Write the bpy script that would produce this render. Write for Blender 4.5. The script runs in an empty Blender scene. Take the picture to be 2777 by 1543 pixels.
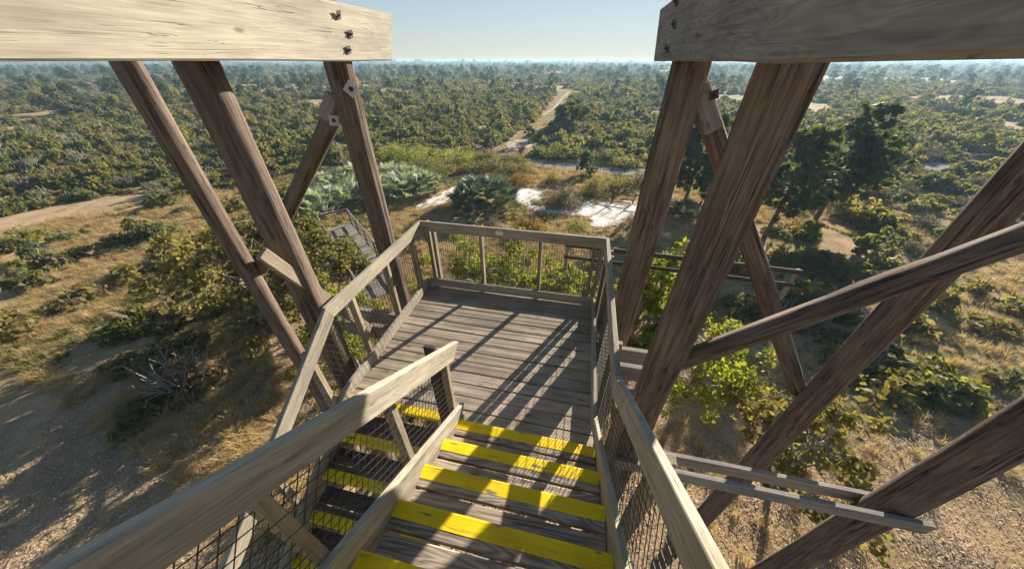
import bpy, math, random
import numpy as np
from mathutils import Vector, Matrix, Quaternion
from mathutils import noise as mnoise

random.seed(7)
RNG = np.random.default_rng(7)
scn = bpy.context.scene
COL = scn.collection
PI = math.pi

# ------------------------------------------------------------------ camera, sky, sun, exposure
EYE = 2.8                       # camera height above the landing deck (deck top is z = 0)
GROUND = -9.0
cam_d = bpy.data.cameras.new('camera')
cam_d.sensor_fit = 'HORIZONTAL'
cam_d.sensor_width = 36.0
cam_d.lens = 36.0 * 845.0 / 2777.0
cam_d.clip_start = 0.05
cam_d.clip_end = 40000.0
cam = bpy.data.objects.new('camera', cam_d)
COL.objects.link(cam)
_p, _h = math.atan(605.0 / 845.0), math.radians(12.06)
_F = Vector((-math.sin(_h) * math.cos(_p), math.cos(_h) * math.cos(_p), -math.sin(_p)))
_R = Vector((math.cos(_h), math.sin(_h), 0.0))
_U = _R.cross(_F)
cam.matrix_world = Matrix(((_R.x, _U.x, -_F.x, 0), (_R.y, _U.y, -_F.y, 0), (_R.z, _U.z, -_F.z, EYE), (0, 0, 0, 1)))
scn.camera = cam

SUN_EL, SUN_AZ = math.radians(19.5), math.radians(26.7)     # azimuth clockwise from +Y
world = bpy.data.worlds.new('World')
scn.world = world
world.use_nodes = True
wn = world.node_tree
for n in list(wn.nodes):
    wn.nodes.remove(n)
sky = wn.nodes.new('ShaderNodeTexSky')
sky.sky_type = 'NISHITA'
sky.sun_disc = False
sky.sun_elevation = SUN_EL
sky.sun_rotation = SUN_AZ
sky.altitude = 10.0
sky.air_density = 1.0
sky.dust_density = 0.0
sky.ozone_density = 1.2
bg = wn.nodes.new('ShaderNodeBackground')
bg.inputs['Strength'].default_value = 0.076
wo = wn.nodes.new('ShaderNodeOutputWorld')
# the photograph holds the bright sky back (tone curve): c / (1 + c / 6.2), a little cooler
sk1 = wn.nodes.new('ShaderNodeVectorMath'); sk1.operation = 'SCALE'; sk1.inputs['Scale'].default_value = 1.0 / 6.2
sk2 = wn.nodes.new('ShaderNodeVectorMath'); sk2.operation = 'ADD'; sk2.inputs[1].default_value = (1, 1, 1)
sk3 = wn.nodes.new('ShaderNodeVectorMath'); sk3.operation = 'DIVIDE'
sk4 = wn.nodes.new('ShaderNodeVectorMath'); sk4.operation = 'MULTIPLY'; sk4.inputs[1].default_value = (0.93, 0.995, 1.08)
wn.links.new(sky.outputs[0], sk1.inputs[0]); wn.links.new(sk1.outputs[0], sk2.inputs[0])
wn.links.new(sky.outputs[0], sk3.inputs[0]); wn.links.new(sk2.outputs[0], sk3.inputs[1])
wn.links.new(sk3.outputs[0], sk4.inputs[0]); wn.links.new(sk4.outputs[0], bg.inputs[0])
wn.links.new(bg.outputs[0], wo.inputs[0])

sun_d = bpy.data.lights.new('sun', 'SUN')
sun_d.energy = 5.0
sun_d.angle = math.radians(0.5)
sun_d.color = (1.0, 0.915, 0.79)
sun = bpy.data.objects.new('sun', sun_d)
COL.objects.link(sun)
SUNV = Vector((math.sin(SUN_AZ) * math.cos(SUN_EL), math.cos(SUN_AZ) * math.cos(SUN_EL), math.sin(SUN_EL)))
sun.rotation_euler = SUNV.to_track_quat('Z', 'Y').to_euler()
sun.location = (10, 20, 12)

scn.view_settings.view_transform = 'Standard'
scn.view_settings.look = 'None'
scn.view_settings.gamma = 1.0
scn.view_settings.use_curve_mapping = False
scn.view_settings.exposure = 1.42
scn.render.engine = 'CYCLES'
scn.cycles.max_bounces = 6
scn.cycles.transparent_max_bounces = 8
scn.cycles.volume_bounces = 1
scn.cycles.use_adaptive_sampling = True
scn.cycles.adaptive_threshold = 0.02
scn.cycles.use_denoising = True


# ------------------------------------------------------------------ tags
def tag(o, label=None, cat=None, group=None, kind=None):
    if label: o['label'] = label
    if cat: o['category'] = cat
    if group: o['group'] = group
    if kind: o['kind'] = kind
    return o

WORLD_M = {}

def place(o, M, parent=None):
    """link o with world matrix M, under parent"""
    COL.objects.link(o)
    if parent is not None:
        o.parent = parent
        o.matrix_local = WORLD_M[parent.name].inverted() @ M
    else:
        o.matrix_world = M
    WORLD_M[o.name] = M.copy()
    return o

def thing(name, label, cat, loc=(0, 0, 0), group=None):
    o = bpy.data.objects.new(name, None)
    o.empty_display_size = 0.3
    place(o, Matrix.Translation(Vector(loc)))
    return tag(o, label, cat, group)

# ------------------------------------------------------------------ materials
def mat_new(name):
    m = bpy.data.materials.new(name)
    m.use_nodes = True
    nt = m.node_tree
    for n in list(nt.nodes):
        nt.nodes.remove(n)
    out = nt.nodes.new('ShaderNodeOutputMaterial')
    return m, nt, out

def N(nt, typ, **kw):
    n = nt.nodes.new(typ)
    for k, v in kw.items():
        if k.startswith('i_'):
            key = k[2:]
            n.inputs[int(key) if key.isdigit() else key.replace('_', ' ')].default_value = v
        else:
            setattr(n, k, v)
    return n

def ramp(nt, stops):
    r = nt.nodes.new('ShaderNodeValToRGB')
    el = r.color_ramp.elements
    while len(el) > 1:
        el.remove(el[-1])
    el[0].position = stops[0][0]; el[0].color = (*stops[0][1], 1) if len(stops[0][1]) == 3 else stops[0][1]
    for p, c in stops[1:]:
        e = el.new(p); e.color = (*c, 1) if len(c) == 3 else c
    return r

def mixc(nt, fac, a, b, mode='MIX'):
    m = nt.nodes.new('ShaderNodeMix'); m.data_type = 'RGBA'; m.blend_type = mode; m.clamp_result = False
    for sock, v in ((m.inputs[0], fac), (m.inputs[6], a), (m.inputs[7], b)):
        if hasattr(v, 'is_linked') or hasattr(v, 'links'):
            nt.links.new(v, sock)
        else:
            sock.default_value = v if not isinstance(v, tuple) or len(v) == 4 else (*v, 1)
    return m.outputs[2]

def mathn(nt, op, a, b=None, clamp=False):
    m = nt.nodes.new('ShaderNodeMath'); m.operation = op; m.use_clamp = clamp
    for s, v in ((m.inputs[0], a), (m.inputs[1], b)):
        if v is None: continue
        if hasattr(v, 'links'): nt.links.new(v, s)
        else: s.default_value = v
    return m.outputs[0]

def wood_mat(name, light, dark, crack=(0.03, 0.024, 0.018), moss=None, moss_amt=0.0, rough=0.85, var=0.25, warp=1.0, rings=0.5, crack_w=0.12, bump=0.35, paint=None, contrast=1.0):
    """weathered timber: grain runs along the object's local x"""
    m, nt, out = mat_new(name)
    tc = N(nt, 'ShaderNodeTexCoord')
    oi = N(nt, 'ShaderNodeObjectInfo')
    off = N(nt, 'ShaderNodeVectorMath', operation='SCALE'); off.inputs[0].default_value = (37.0, 91.0, 53.0)
    nt.links.new(oi.outputs['Random'], off.inputs['Scale'])
    add = N(nt, 'ShaderNodeVectorMath', operation='ADD')
    nt.links.new(tc.outputs['Object'], add.inputs[0]); nt.links.new(off.outputs[0], add.inputs[1])
    P = add.outputs[0]
    def stretched(sx, sy, detail, dist, rgh=0.6):
        mp = N(nt, 'ShaderNodeMapping'); mp.inputs['Scale'].default_value = (sx, sy, sy)
        nt.links.new(P, mp.inputs[0])
        nz = N(nt, 'ShaderNodeTexNoise'); nz.inputs['Scale'].default_value = 1.0
        nz.inputs['Detail'].default_value = detail; nz.inputs['Distortion'].default_value = dist; nz.inputs['Roughness'].default_value = rgh
        nt.links.new(mp.outputs[0], nz.inputs[0])
        return nz.outputs['Fac']
    # growth rings: distorted bands of a slowly varying field
    f1 = stretched(0.9 * warp, 7.0, 2, 0.4)
    ring = mathn(nt, 'FRACT', mathn(nt, 'MULTIPLY', f1, 16.0))
    ring = mathn(nt, 'ABSOLUTE', mathn(nt, 'SUBTRACT', ring, 0.5))
    ring = mathn(nt, 'MULTIPLY', ring, 2.0)
    fib = stretched(2.2, 110.0, 5, 0.2, 0.7)
    mid = stretched(1.3, 22.0, 5, 0.6)
    blot = stretched(1.5, 4.0, 3, 0.2)
    g = mathn(nt, 'ADD', mathn(nt, 'MULTIPLY', fib, 0.5), mathn(nt, 'MULTIPLY', mid, 0.5))
    g = mathn(nt, 'ADD', g, mathn(nt, 'MULTIPLY', mathn(nt, 'SUBTRACT', ring, 0.5), 0.22 * rings))
    rp = ramp(nt, [(0.5 - 0.17 / contrast, dark), (0.5, tuple(a * 0.5 + b * 0.5 for a, b in zip(light, dark))), (0.5 + 0.16 / contrast, light)])
    nt.links.new(g, rp.inputs[0])
    col = rp.outputs[0]
    # blotchy weathering
    bl = ramp(nt, [(0.3, (0.72, 0.72, 0.74)), (0.7, (1.12, 1.1, 1.06))])
    nt.links.new(blot, bl.inputs[0])
    col = mixc(nt, 1.0, col, bl.outputs[0], 'MULTIPLY')
    if moss is not None:
        mz = N(nt, 'ShaderNodeTexNoise'); mz.inputs['Scale'].default_value = 2.3; mz.inputs['Detail'].default_value = 6
        nt.links.new(P, mz.inputs[0])
        mr = ramp(nt, [(0.5, (0, 0, 0)), (0.7, (moss_amt,) * 3)])
        nt.links.new(mz.outputs['Fac'], mr.inputs[0])
        col = mixc(nt, mr.outputs[0], col, moss)
    # per-board variation
    vr = ramp(nt, [(0.0, (1 - var,) * 3), (1.0, (1 + var * 0.6,) * 3)])
    nt.links.new(oi.outputs['Random'], vr.inputs[0])
    col = mixc(nt, 1.0, col, vr.outputs[0], 'MULTIPLY')
    # knots
    vo = N(nt, 'ShaderNodeTexVoronoi'); vo.inputs['Scale'].default_value = 1.0
    mp = N(nt, 'ShaderNodeMapping'); mp.inputs['Scale'].default_value = (2.4, 6.5, 6.5)
    nt.links.new(P, mp.inputs[0]); nt.links.new(mp.outputs[0], vo.inputs[0])
    kr = ramp(nt, [(0.05, (1, 1, 1)), (0.13, (0, 0, 0))]); nt.links.new(vo.outputs['Distance'], kr.inputs[0])
    col = mixc(nt, mathn(nt, 'MULTIPLY', kr.outputs[0], 0.75), col, tuple(c * 0.45 for c in dark))
    # drying checks
    ck = stretched(0.8, 34.0, 3, 0.9, 0.5)
    cr = ramp(nt, [(0.5 - crack_w * 0.1, (0, 0, 0)), (0.5, (1, 1, 1)), (0.5 + crack_w * 0.1, (0, 0, 0))])
    nt.links.new(ck, cr.inputs[0])
    gate = stretched(1.1, 9.0, 2, 0.0)
    gr = ramp(nt, [(0.5, (0, 0, 0)), (0.6, (1, 1, 1))]); nt.links.new(gate, gr.inputs[0])
    crk = mathn(nt, 'MULTIPLY', cr.outputs[0], gr.outputs[0])
    col = mixc(nt, mathn(nt, 'MULTIPLY', crk, 0.85), col, crack)
    bs = N(nt, 'ShaderNodeBsdfPrincipled')
    bs.inputs['Specular IOR Level'].default_value = 0.25
    if paint is not None:
        wz = N(nt, 'ShaderNodeTexNoise'); wz.inputs['Scale'].default_value = 9.0; wz.inputs['Detail'].default_value = 7
        mp2 = N(nt, 'ShaderNodeMapping'); mp2.inputs['Scale'].default_value = (0.5, 2.2, 2.2)
        nt.links.new(P, mp2.inputs[0]); nt.links.new(mp2.outputs[0], wz.inputs[0])
        wr = ramp(nt, [(0.32, (0, 0, 0)), (0.37, (1, 1, 1))]); nt.links.new(wz.outputs['Fac'], wr.inputs[0])
        pc = ramp(nt, [(0.3, tuple(c * 0.78 for c in paint)), (0.7, paint)]); nt.links.new(mid, pc.inputs[0])
        dz_ = N(nt, 'ShaderNodeTexNoise'); dz_.inputs['Scale'].default_value = 5.0; dz_.inputs['Detail'].default_value = 8
        nt.links.new(P, dz_.inputs[0])
        dr = ramp(nt, [(0.48, (1, 1, 1)), (0.72, (0.80, 0.77, 0.95))]); nt.links.new(dz_.outputs['Fac'], dr.inputs[0])
        pc_out = mixc(nt, 1.0, pc.outputs[0], dr.outputs[0], 'MULTIPLY')
        cov = mathn(nt, 'MULTIPLY', wr.outputs[0], mathn(nt, 'SUBTRACT', 1.0, mathn(nt, 'MULTIPLY', crk, 0.8)))
        col = mixc(nt, cov, col, pc_out)
    nt.links.new(col, bs.inputs['Base Color'])
    bs.inputs['Roughness'].default_value = rough
    h = mathn(nt, 'SUBTRACT', mathn(nt, 'ADD', mathn(nt, 'MULTIPLY', fib, 0.6), mathn(nt, 'MULTIPLY', ring, 0.15 * rings)), mathn(nt, 'MULTIPLY', crk, 1.2))
    bp = N(nt, 'ShaderNodeBump'); bp.inputs['Strength'].default_value = bump; bp.inputs['Distance'].default_value = 0.006
    nt.links.new(h, bp.inputs['Height']); nt.links.new(bp.outputs[0], bs.inputs['Normal'])
    nt.links.new(bs.outputs[0], out.inputs[0])
    return m

def plain_mat(name, c, rough=0.6, metal=0.0, noise_amt=0.25, scale=40.0):
    m, nt, out = mat_new(name)
    bs = N(nt, 'ShaderNodeBsdfPrincipled')
    tc = N(nt, 'ShaderNodeTexCoord')
    nz = N(nt, 'ShaderNodeTexNoise'); nz.inputs['Scale'].default_value = scale; nz.inputs['Detail'].default_value = 5
    nt.links.new(tc.outputs['Object'], nz.inputs[0])
    r = ramp(nt, [(0.3, tuple(x * (1 - noise_amt) for x in c)), (0.7, tuple(min(1, x * (1 + noise_amt)) for x in c))])
    nt.links.new(nz.outputs['Fac'], r.inputs[0])
    nt.links.new(r.outputs[0], bs.inputs['Base Color'])
    bs.inputs['Roughness'].default_value = rough; bs.inputs['Metallic'].default_value = metal
    nt.links.new(bs.outputs[0], out.inputs[0])
    return m

def leaf_mat(name, cols, transl=0.4, rough=0.6, spec=0.12, tboost=(1.25, 1.2, 0.55), obj_w=0.5):
    """foliage: colour varies per plant and per leaf, light passes through the blades"""
    m, nt, out = mat_new(name)
    oi = N(nt, 'ShaderNodeObjectInfo'); ge = N(nt, 'ShaderNodeNewGeometry')
    f = mathn(nt, 'ADD', mathn(nt, 'MULTIPLY', oi.outputs['Random'], obj_w), mathn(nt, 'MULTIPLY', ge.outputs['Random Per Island'], 1 - obj_w))
    n = len(cols)
    r = ramp(nt, [(i / (n - 1), c) for i, c in enumerate(cols)])
    nt.links.new(f, r.inputs[0])
    bs = N(nt, 'ShaderNodeBsdfPrincipled')
    bs.inputs['Roughness'].default_value = rough; bs.inputs['Specular IOR Level'].default_value = spec
    nt.links.new(r.outputs[0], bs.inputs['Base Color'])
    tr = N(nt, 'ShaderNodeBsdfTranslucent')
    tcv = mixc(nt, 1.0, r.outputs[0], tboost, 'MULTIPLY')
    nt.links.new(tcv, tr.inputs[0])
    mx = N(nt, 'ShaderNodeMixShader'); mx.inputs[0].default_value = transl
    nt.links.new(bs.outputs[0], mx.inputs[1]); nt.links.new(tr.outputs[0], mx.inputs[2])
    nt.links.new(mx.outputs[0], out.inputs[0])
    return m

M_RAIL = wood_mat('rail_wood', (0.46, 0.405, 0.32), (0.235, 0.20, 0.152), var=0.14, moss=(0.20, 0.20, 0.10), moss_amt=0.45)
M_POST = wood_mat('post_wood', (0.42, 0.345, 0.25), (0.20, 0.162, 0.118), var=0.15, moss=(0.16, 0.17, 0.08), moss_amt=0.5)
M_DECK = wood_mat('deck_wood', (0.58, 0.475, 0.36), (0.22, 0.172, 0.13), var=0.22, moss=(0.15, 0.15, 0.06), moss_amt=0.5, rings=0.3, crack_w=0.14, contrast=0.8)
M_TREAD = wood_mat('tread_wood', (0.47, 0.385, 0.295), (0.17, 0.136, 0.107), var=0.18, rings=1.3, warp=0.8)
M_SHADE_TREAD = wood_mat('shade_darkened_tread_wood', (0.20, 0.155, 0.12), (0.075, 0.06, 0.048), var=0.18, rings=1.0, warp=0.8)  # tread wood darkened to paint in the lower flight's deep shade
M_YELLOW = wood_mat('yellow_paint_on_wood', (0.30, 0.24, 0.16), (0.14, 0.11, 0.08), paint=(0.90, 0.63, 0.008), var=0.05, rough=0.6, bump=0.3)
M_BEAM = wood_mat('beam_wood', (0.49, 0.45, 0.35), (0.28, 0.245, 0.185), var=0.06, rings=0.4, warp=0.35, crack_w=0.16, bump=0.5)
M_BEAM2 = wood_mat('grey_beam_wood', (0.36, 0.32, 0.27), (0.18, 0.16, 0.14), var=0.1, rings=0.6, crack_w=0.16, bump=0.5)
M_POLE = wood_mat('pole_wood', (0.26, 0.192, 0.145), (0.075, 0.053, 0.040), crack=(0.010, 0.007, 0.005), var=0.12, rings=0.15, crack_w=0.45, bump=1.0, rough=0.9, contrast=1.3)
M_OLD = wood_mat('old_grey_wood', (0.36, 0.325, 0.285), (0.16, 0.14, 0.125), var=0.3, rings=0.4)
M_DARKWOOD = wood_mat('dark_wood', (0.10, 0.075, 0.055), (0.04, 0.03, 0.022), var=0.2)
M_WIRE = plain_mat('wire', (0.05, 0.042, 0.035), rough=0.55, metal=0.4)
M_RUST = plain_mat('rusted_steel', (0.085, 0.05, 0.035), rough=0.75, metal=0.3, noise_amt=0.5, scale=90)
M_GALV = plain_mat('galvanised_plate', (0.55, 0.52, 0.46), rough=0.55, metal=0.1, noise_amt=0.2, scale=60)
M_PLAQUE = plain_mat('plaque_plastic', (0.66, 0.58, 0.46), rough=0.5, noise_amt=0.06, scale=30)
M_BARK = wood_mat('bark', (0.20, 0.155, 0.12), (0.07, 0.052, 0.04), crack=(0.02, 0.015, 0.012), var=0.2, bump=0.8, crack_w=0.3)
M_TWIG = plain_mat('grey_twig', (0.27, 0.235, 0.20), rough=0.9, noise_amt=0.3, scale=12)

# ------------------------------------------------------------------ mesh helpers
def mesh_from(name, verts, faces, mats, midx=None, smooth=False):
    me = bpy.data.meshes.new(name)
    me.from_pydata([tuple(v) for v in verts], [], [tuple(f) for f in faces])
    for m in (mats if isinstance(mats, (list, tuple)) else [mats]):
        me.materials.append(m)
    if midx is not None:
        me.polygons.foreach_set('material_index', midx)
    if smooth:
        me.polygons.foreach_set('use_smooth', [True] * len(me.polygons))
    me.update()
    return me

def np_mesh(name, V, Q, mats, midx=None, smooth=False):
    """V (n,3), Q (m,k) faces all of k corners"""
    me = bpy.data.meshes.new(name)
    k = Q.shape[1]
    me.vertices.add(len(V)); me.vertices.foreach_set('co', np.asarray(V, np.float32).ravel())
    me.loops.add(Q.size); me.loops.foreach_set('vertex_index', Q.astype(np.int32).ravel())
    me.polygons.add(len(Q)); me.polygons.foreach_set('loop_start', np.arange(0, Q.size, k, dtype=np.int32))
    for m in (mats if isinstance(mats, (list, tuple)) else [mats]):
        me.materials.append(m)
    if midx is not None:
        me.polygons.foreach_set('material_index', np.asarray(midx, np.int32))
    if smooth:
        me.polygons.foreach_set('use_smooth', np.ones(len(Q), bool))
    me.update(calc_edges=True)
    me.validate()
    return me

def frame_from(p0, p1, up):
    """local x from p0 to p1, local z nearest up, local y = thickness"""
    x = (Vector(p1) - Vector(p0)); L = x.length; x.normalize()
    z = Vector(up); z = (z - x * z.dot(x)).normalized()
    y = z.cross(x)
    M = Matrix(((x.x, y.x, z.x, p0[0]), (x.y, y.y, z.y, p0[1]), (x.z, y.z, z.z, p0[2]), (0, 0, 0, 1)))
    return M, L

_seed = [0]
def board(name, p0, p1, up, w, t, mat, parent=None, c=0.004, e0=0.0, e1=0.0, wob=0.0025, ey0=0.0, ey1=0.0, label=None):
    """timber: p0, p1 are the middles of its two ends; w is the size along up, t the other one.
    e0/e1 skew the ends along the width, ey0/ey1 along the thickness (x shift per metre)"""
    M, L = frame_from(p0, p1, up)
    hw, ht = w / 2, t / 2
    prof = [(-ht + c, -hw), (ht - c, -hw), (ht, -hw + c), (ht, hw - c), (ht - c, hw), (-ht + c, hw), (-ht, hw - c), (-ht, -hw + c)]
    ns = max(1, min(14, int(L / 0.35)))
    _seed[0] += 1
    s = _seed[0] * 3.17
    V, Fc = [], []
    xs = [0.0, c] + [L * i / ns for i in range(1, ns)] + [L - c, L]
    for ix, x in enumerate(xs):
        k = 1.0 if 0 < ix < len(xs) - 1 else 0.0
        dy = wob * mnoise.noise(Vector((x * 0.9, s, 0))) * 2
        dz = wob * mnoise.noise(Vector((x * 0.9, s, 7))) * 2
        for (y, z) in prof:
            yy = y - math.copysign(c * (1 - k), y); zz = z - math.copysign(c * (1 - k), z)
            j = wob * 0.5 * mnoise.noise(Vector((x * 5, y * 9 + s, z * 9)))
            fr = x / L
            xx = x + (1 - fr) * (e0 * z + ey0 * y) + fr * (e1 * z + ey1 * y)
            V.append((xx, yy + dy + j, zz + dz + j))
    for i in range(len(xs) - 1):
        for a in range(8):
            b = (a + 1) % 8
            Fc.append((i * 8 + a, i * 8 + b, i * 8 + 8 + b, i * 8 + 8 + a)[::-1])
    Fc.append(tuple(range(8))); Fc.append(tuple(range(len(V) - 8, len(V)))[::-1])
    Fc = [f[::-1] for f in Fc]
    o = bpy.data.objects.new(name, mesh_from(name, V, Fc, mat))
    if label: o['label'] = label
    return place(o, M, parent)

def pole(name, p0, p1, r0, r1, mat, parent=None, seg=20, bump=0.010, knots=3):
    M, L = frame_from(p0, p1, (0, 0, 1) if abs((Vector(p1) - Vector(p0)).normalized().z) < 0.9 else (0, 1, 0))
    _seed[0] += 1
    s = _seed[0] * 5.3
    n = max(3, int(L / 0.22))
    V, Fc = [], []
    cracks = [random.uniform(0, 2 * PI) for _ in range(4)]
    for i in range(n + 1):
        x = L * i / n; r = r0 + (r1 - r0) * i / n
        for a in range(seg):
            th = 2 * PI * a / seg
            rr = r + bump * 1.6 * mnoise.noise(Vector((x * 0.5, math.cos(th) * 1.2 + s, math.sin(th) * 1.2))) \
                 + bump * 0.8 * mnoise.noise(Vector((x * 0.8, math.cos(th) * 4 + s, math.sin(th) * 4)))
            for q, ca in enumerate(cracks):
                d = abs((th - ca - 0.05 * x + PI) % (2 * PI) - PI)
                if d < 2 * PI / seg * 0.6 and mnoise.noise(Vector((x * 0.7, q * 9 + s, 2))) > -0.05:
                    rr -= bump * 1.5
            V.append((x, rr * math.cos(th), rr * math.sin(th)))
    for i in range(n):
        for a in range(seg):
            b = (a + 1) % seg
            Fc.append((i * seg + a, i * seg + seg + a, i * seg + seg + b, i * seg + b)[::-1])
    Fc.append(tuple(range(seg))[::-1]); Fc.append(tuple(range(n * seg, (n + 1) * seg)))
    me = mesh_from(name, V, Fc, mat)
    sm = [True] * len(me.polygons); sm[-1] = sm[-2] = False
    me.polygons.foreach_set('use_smooth', sm)
    return place(bpy.data.objects.new(name, me), M, parent)

def tube_data(pts, rad, seg=6):
    V, Fc = [], []
    pts = [Vector(p) for p in pts]
    for i, p in enumerate(pts):
        d = (pts[min(i + 1, len(pts) - 1)] - pts[max(i - 1, 0)]).normalized()
        u = d.orthogonal().normalized(); w = d.cross(u)
        for a in range(seg):
            th = 2 * PI * a / seg
            V.append(p + (u * math.cos(th) + w * math.sin(th)) * rad[i])
    for i in range(len(pts) - 1):
        for a in range(seg):
            b = (a + 1) % seg
            Fc.append((i * seg + a, i * seg + b, i * seg + seg + b, i * seg + seg + a))
    return V, Fc

class Geo:
    def __init__(s): s.V, s.F, s.M = [], [], []
    def add(s, vf, mi=0):
        V, Fc = vf; n = len(s.V)
        s.V += [tuple(v) for v in V]; s.F += [tuple(i + n for i in f) for f in Fc]; s.M += [mi] * len(Fc)
        return s
    def mesh(s, name, mats, smooth=False): return mesh_from(name, s.V, s.F, mats, s.M, smooth)

def wire_mesh(origin, u, v, lu, lv, du, dv, r, parent, name='wire_mesh', seed=0, ymax=None):
    """welded wire panel: wires along u every dv, along v every du"""
    rd = random.Random(seed)
    O, u, v = Vector(origin), Vector(u).normalized(), Vector(v).normalized()
    g = Geo(); n = u.cross(v).normalized()
    def wire(p, q, off):
        if ymax is not None:
            if p.y > ymax and q.y > ymax: return
            if p.y > ymax: p = p + (q - p) * ((ymax - p.y) / (q.y - p.y))
            elif q.y > ymax: q = q + (p - q) * ((ymax - q.y) / (p.y - q.y))
        mid = (p + q) / 2 + n * rd.uniform(-0.004, 0.004)
        g.add(tube_data([p + n * off, mid + n * off, q + n * off], [r] * 3, 4))
    k = int(lu / du)
    for i in range(k + 1):
        a = O + u * (i * du); wire(a, a + v * lv, r)
    k = int(lv / dv)
    for j in range(k + 1):
        a = O + v * (j * dv); wire(a, a + u * lu, -r)
    me = g.mesh(name, M_WIRE)
    o = bpy.data.objects.new(name, me)
    place(o, Matrix.Identity(4), parent)
    o['kind'] = 'stuff'
    return o

# ------------------------------------------------------------------ ground
def gz(x, y):
    d = math.hypot(x, y)
    a = 0.22 * mnoise.noise(Vector((x * 0.045, y * 0.045, 3.1))) + 0.07 * mnoise.noise(Vector((x * 0.19, y * 0.19, 9.7)))
    if d > 400: a *= 400 / d
    return GROUND + a

def ground_mat():
    m, nt, out = mat_new('ground_soil')
    tc = N(nt, 'ShaderNodeTexCoord'); P = tc.outputs['Object']
    def nz(scale, detail=5, dist=0.0, rgh=0.6):
        t = N(nt, 'ShaderNodeTexNoise'); t.inputs['Scale'].default_value = scale; t.inputs['Detail'].default_value = detail
        t.inputs['Distortion'].default_value = dist; t.inputs['Roughness'].default_value = rgh
        nt.links.new(P, t.inputs[0]); return t.outputs['Fac']
    big = ramp(nt, [(0.38, (0.22, 0.185, 0.09)), (0.52, (0.36, 0.27, 0.15)), (0.66, (0.43, 0.32, 0.19))]); nt.links.new(nz(0.06, 4), big.inputs[0])
    med = ramp(nt, [(0.3, (0.6, 0.6, 0.62)), (0.7, (1.3, 1.25, 1.2))]); nt.links.new(nz(0.9, 7, 0.5, 0.7), med.inputs[0])
    fine = ramp(nt, [(0.3, (0.55, 0.52, 0.5)), (0.7, (1.45, 1.4, 1.35))]); nt.links.new(nz(14.0, 7, 1.2, 0.75), fine.inputs[0])
    col = mixc(nt, 1.0, big.outputs[0], med.outputs[0], 'MULTIPLY')
    col = mixc(nt, 1.0, col, fine.outputs[0], 'MULTIPLY')
    lit = ramp(nt, [(0.5, (0, 0, 0)), (0.62, (0.75, 0.75, 0.75))]); nt.links.new(nz(0.33, 6, 0.6), lit.inputs[0])
    col = mixc(nt, lit.outputs[0], col, mixc(nt, 1.0, (0.50, 0.35, 0.235, 1), fine.outputs[0], 'MULTIPLY'))
    sp = ramp(nt, [(0.62, (0, 0, 0)), (0.72, (0.7, 0.7, 0.7))]); nt.links.new(nz(0.21, 7, 0.3, 0.7), sp.inputs[0])
    col = mixc(nt, sp.outputs[0], col, (0.50, 0.43, 0.35, 1))
    bs = N(nt, 'ShaderNodeBsdfPrincipled'); bs.inputs['Roughness'].default_value = 1.0; bs.inputs['Specular IOR Level'].default_value = 0.05
    nt.links.new(col, bs.inputs['Base Color'])
    bp = N(nt, 'ShaderNodeBump'); bp.inputs['Strength'].default_value = 0.8; bp.inputs['Distance'].default_value = 0.08
    nt.links.new(nz(9.0, 8, 0.8, 0.75), bp.inputs['Height']); nt.links.new(bp.outputs[0], bs.inputs['Normal'])
    nt.links.new(bs.outputs[0], out.inputs[0])
    return m

def soil_mat(name, c0, c1, c2=None, scale=2.5, bump=0.5, fringe=None):
    m, nt, out = mat_new(name)
    tc = N(nt, 'ShaderNodeTexCoord'); P = tc.outputs['Object']
    def nz(s, d=6, di=0.4):
        t = N(nt, 'ShaderNodeTexNoise'); t.inputs['Scale'].default_value = s; t.inputs['Detail'].default_value = d; t.inputs['Distortion'].default_value = di
        t.inputs['Roughness'].default_value = 0.7
        nt.links.new(P, t.inputs[0]); return t.outputs['Fac']
    r = ramp(nt, [(0.32, c0), (0.62, c1)]); nt.links.new(nz(scale), r.inputs[0])
    col = r.outputs[0]
    if c2:
        r2 = ramp(nt, [(0.52, (0, 0, 0)), (0.62, (0.85, 0.85, 0.85))]); nt.links.new(nz(scale * 0.35, 8), r2.inputs[0])
        col = mixc(nt, r2.outputs[0], col, c2)
    if fringe:
        at = N(nt, 'ShaderNodeAttribute', attribute_name='inside')
        f = mathn(nt, 'ADD', at.outputs['Fac'], mathn(nt, 'MULTIPLY', mathn(nt, 'SUBTRACT', nz(1.9, 9, 0.8), 0.5), 2.6))
        r3 = ramp(nt, [(0.10, (1, 1, 1)), (0.36, (0, 0, 0))]); nt.links.new(f, r3.inputs[0])
        col = mixc(nt, r3.outputs[0], col, fringe)
    fr = ramp(nt, [(0.3, (0.75,) * 3), (0.7, (1.18,) * 3)]); nt.links.new(nz(22, 6), fr.inputs[0])
    col = mixc(nt, 1.0, col, fr.outputs[0], 'MULTIPLY')
    bs = N(nt, 'ShaderNodeBsdfPrincipled'); bs.inputs['Roughness'].default_value = 1.0; bs.inputs['Specular IOR Level'].default_value = 0.05
    nt.links.new(col, bs.inputs['Base Color'])
    bp = N(nt, 'ShaderNodeBump'); bp.inputs['Strength'].default_value = bump; bp.inputs['Distance'].default_value = 0.06
    nt.links.new(nz(7, 8), bp.inputs['Height']); nt.links.new(bp.outputs[0], bs.inputs['Normal'])
    nt.links.new(bs.outputs[0], out.inputs[0])
    return m

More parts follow.
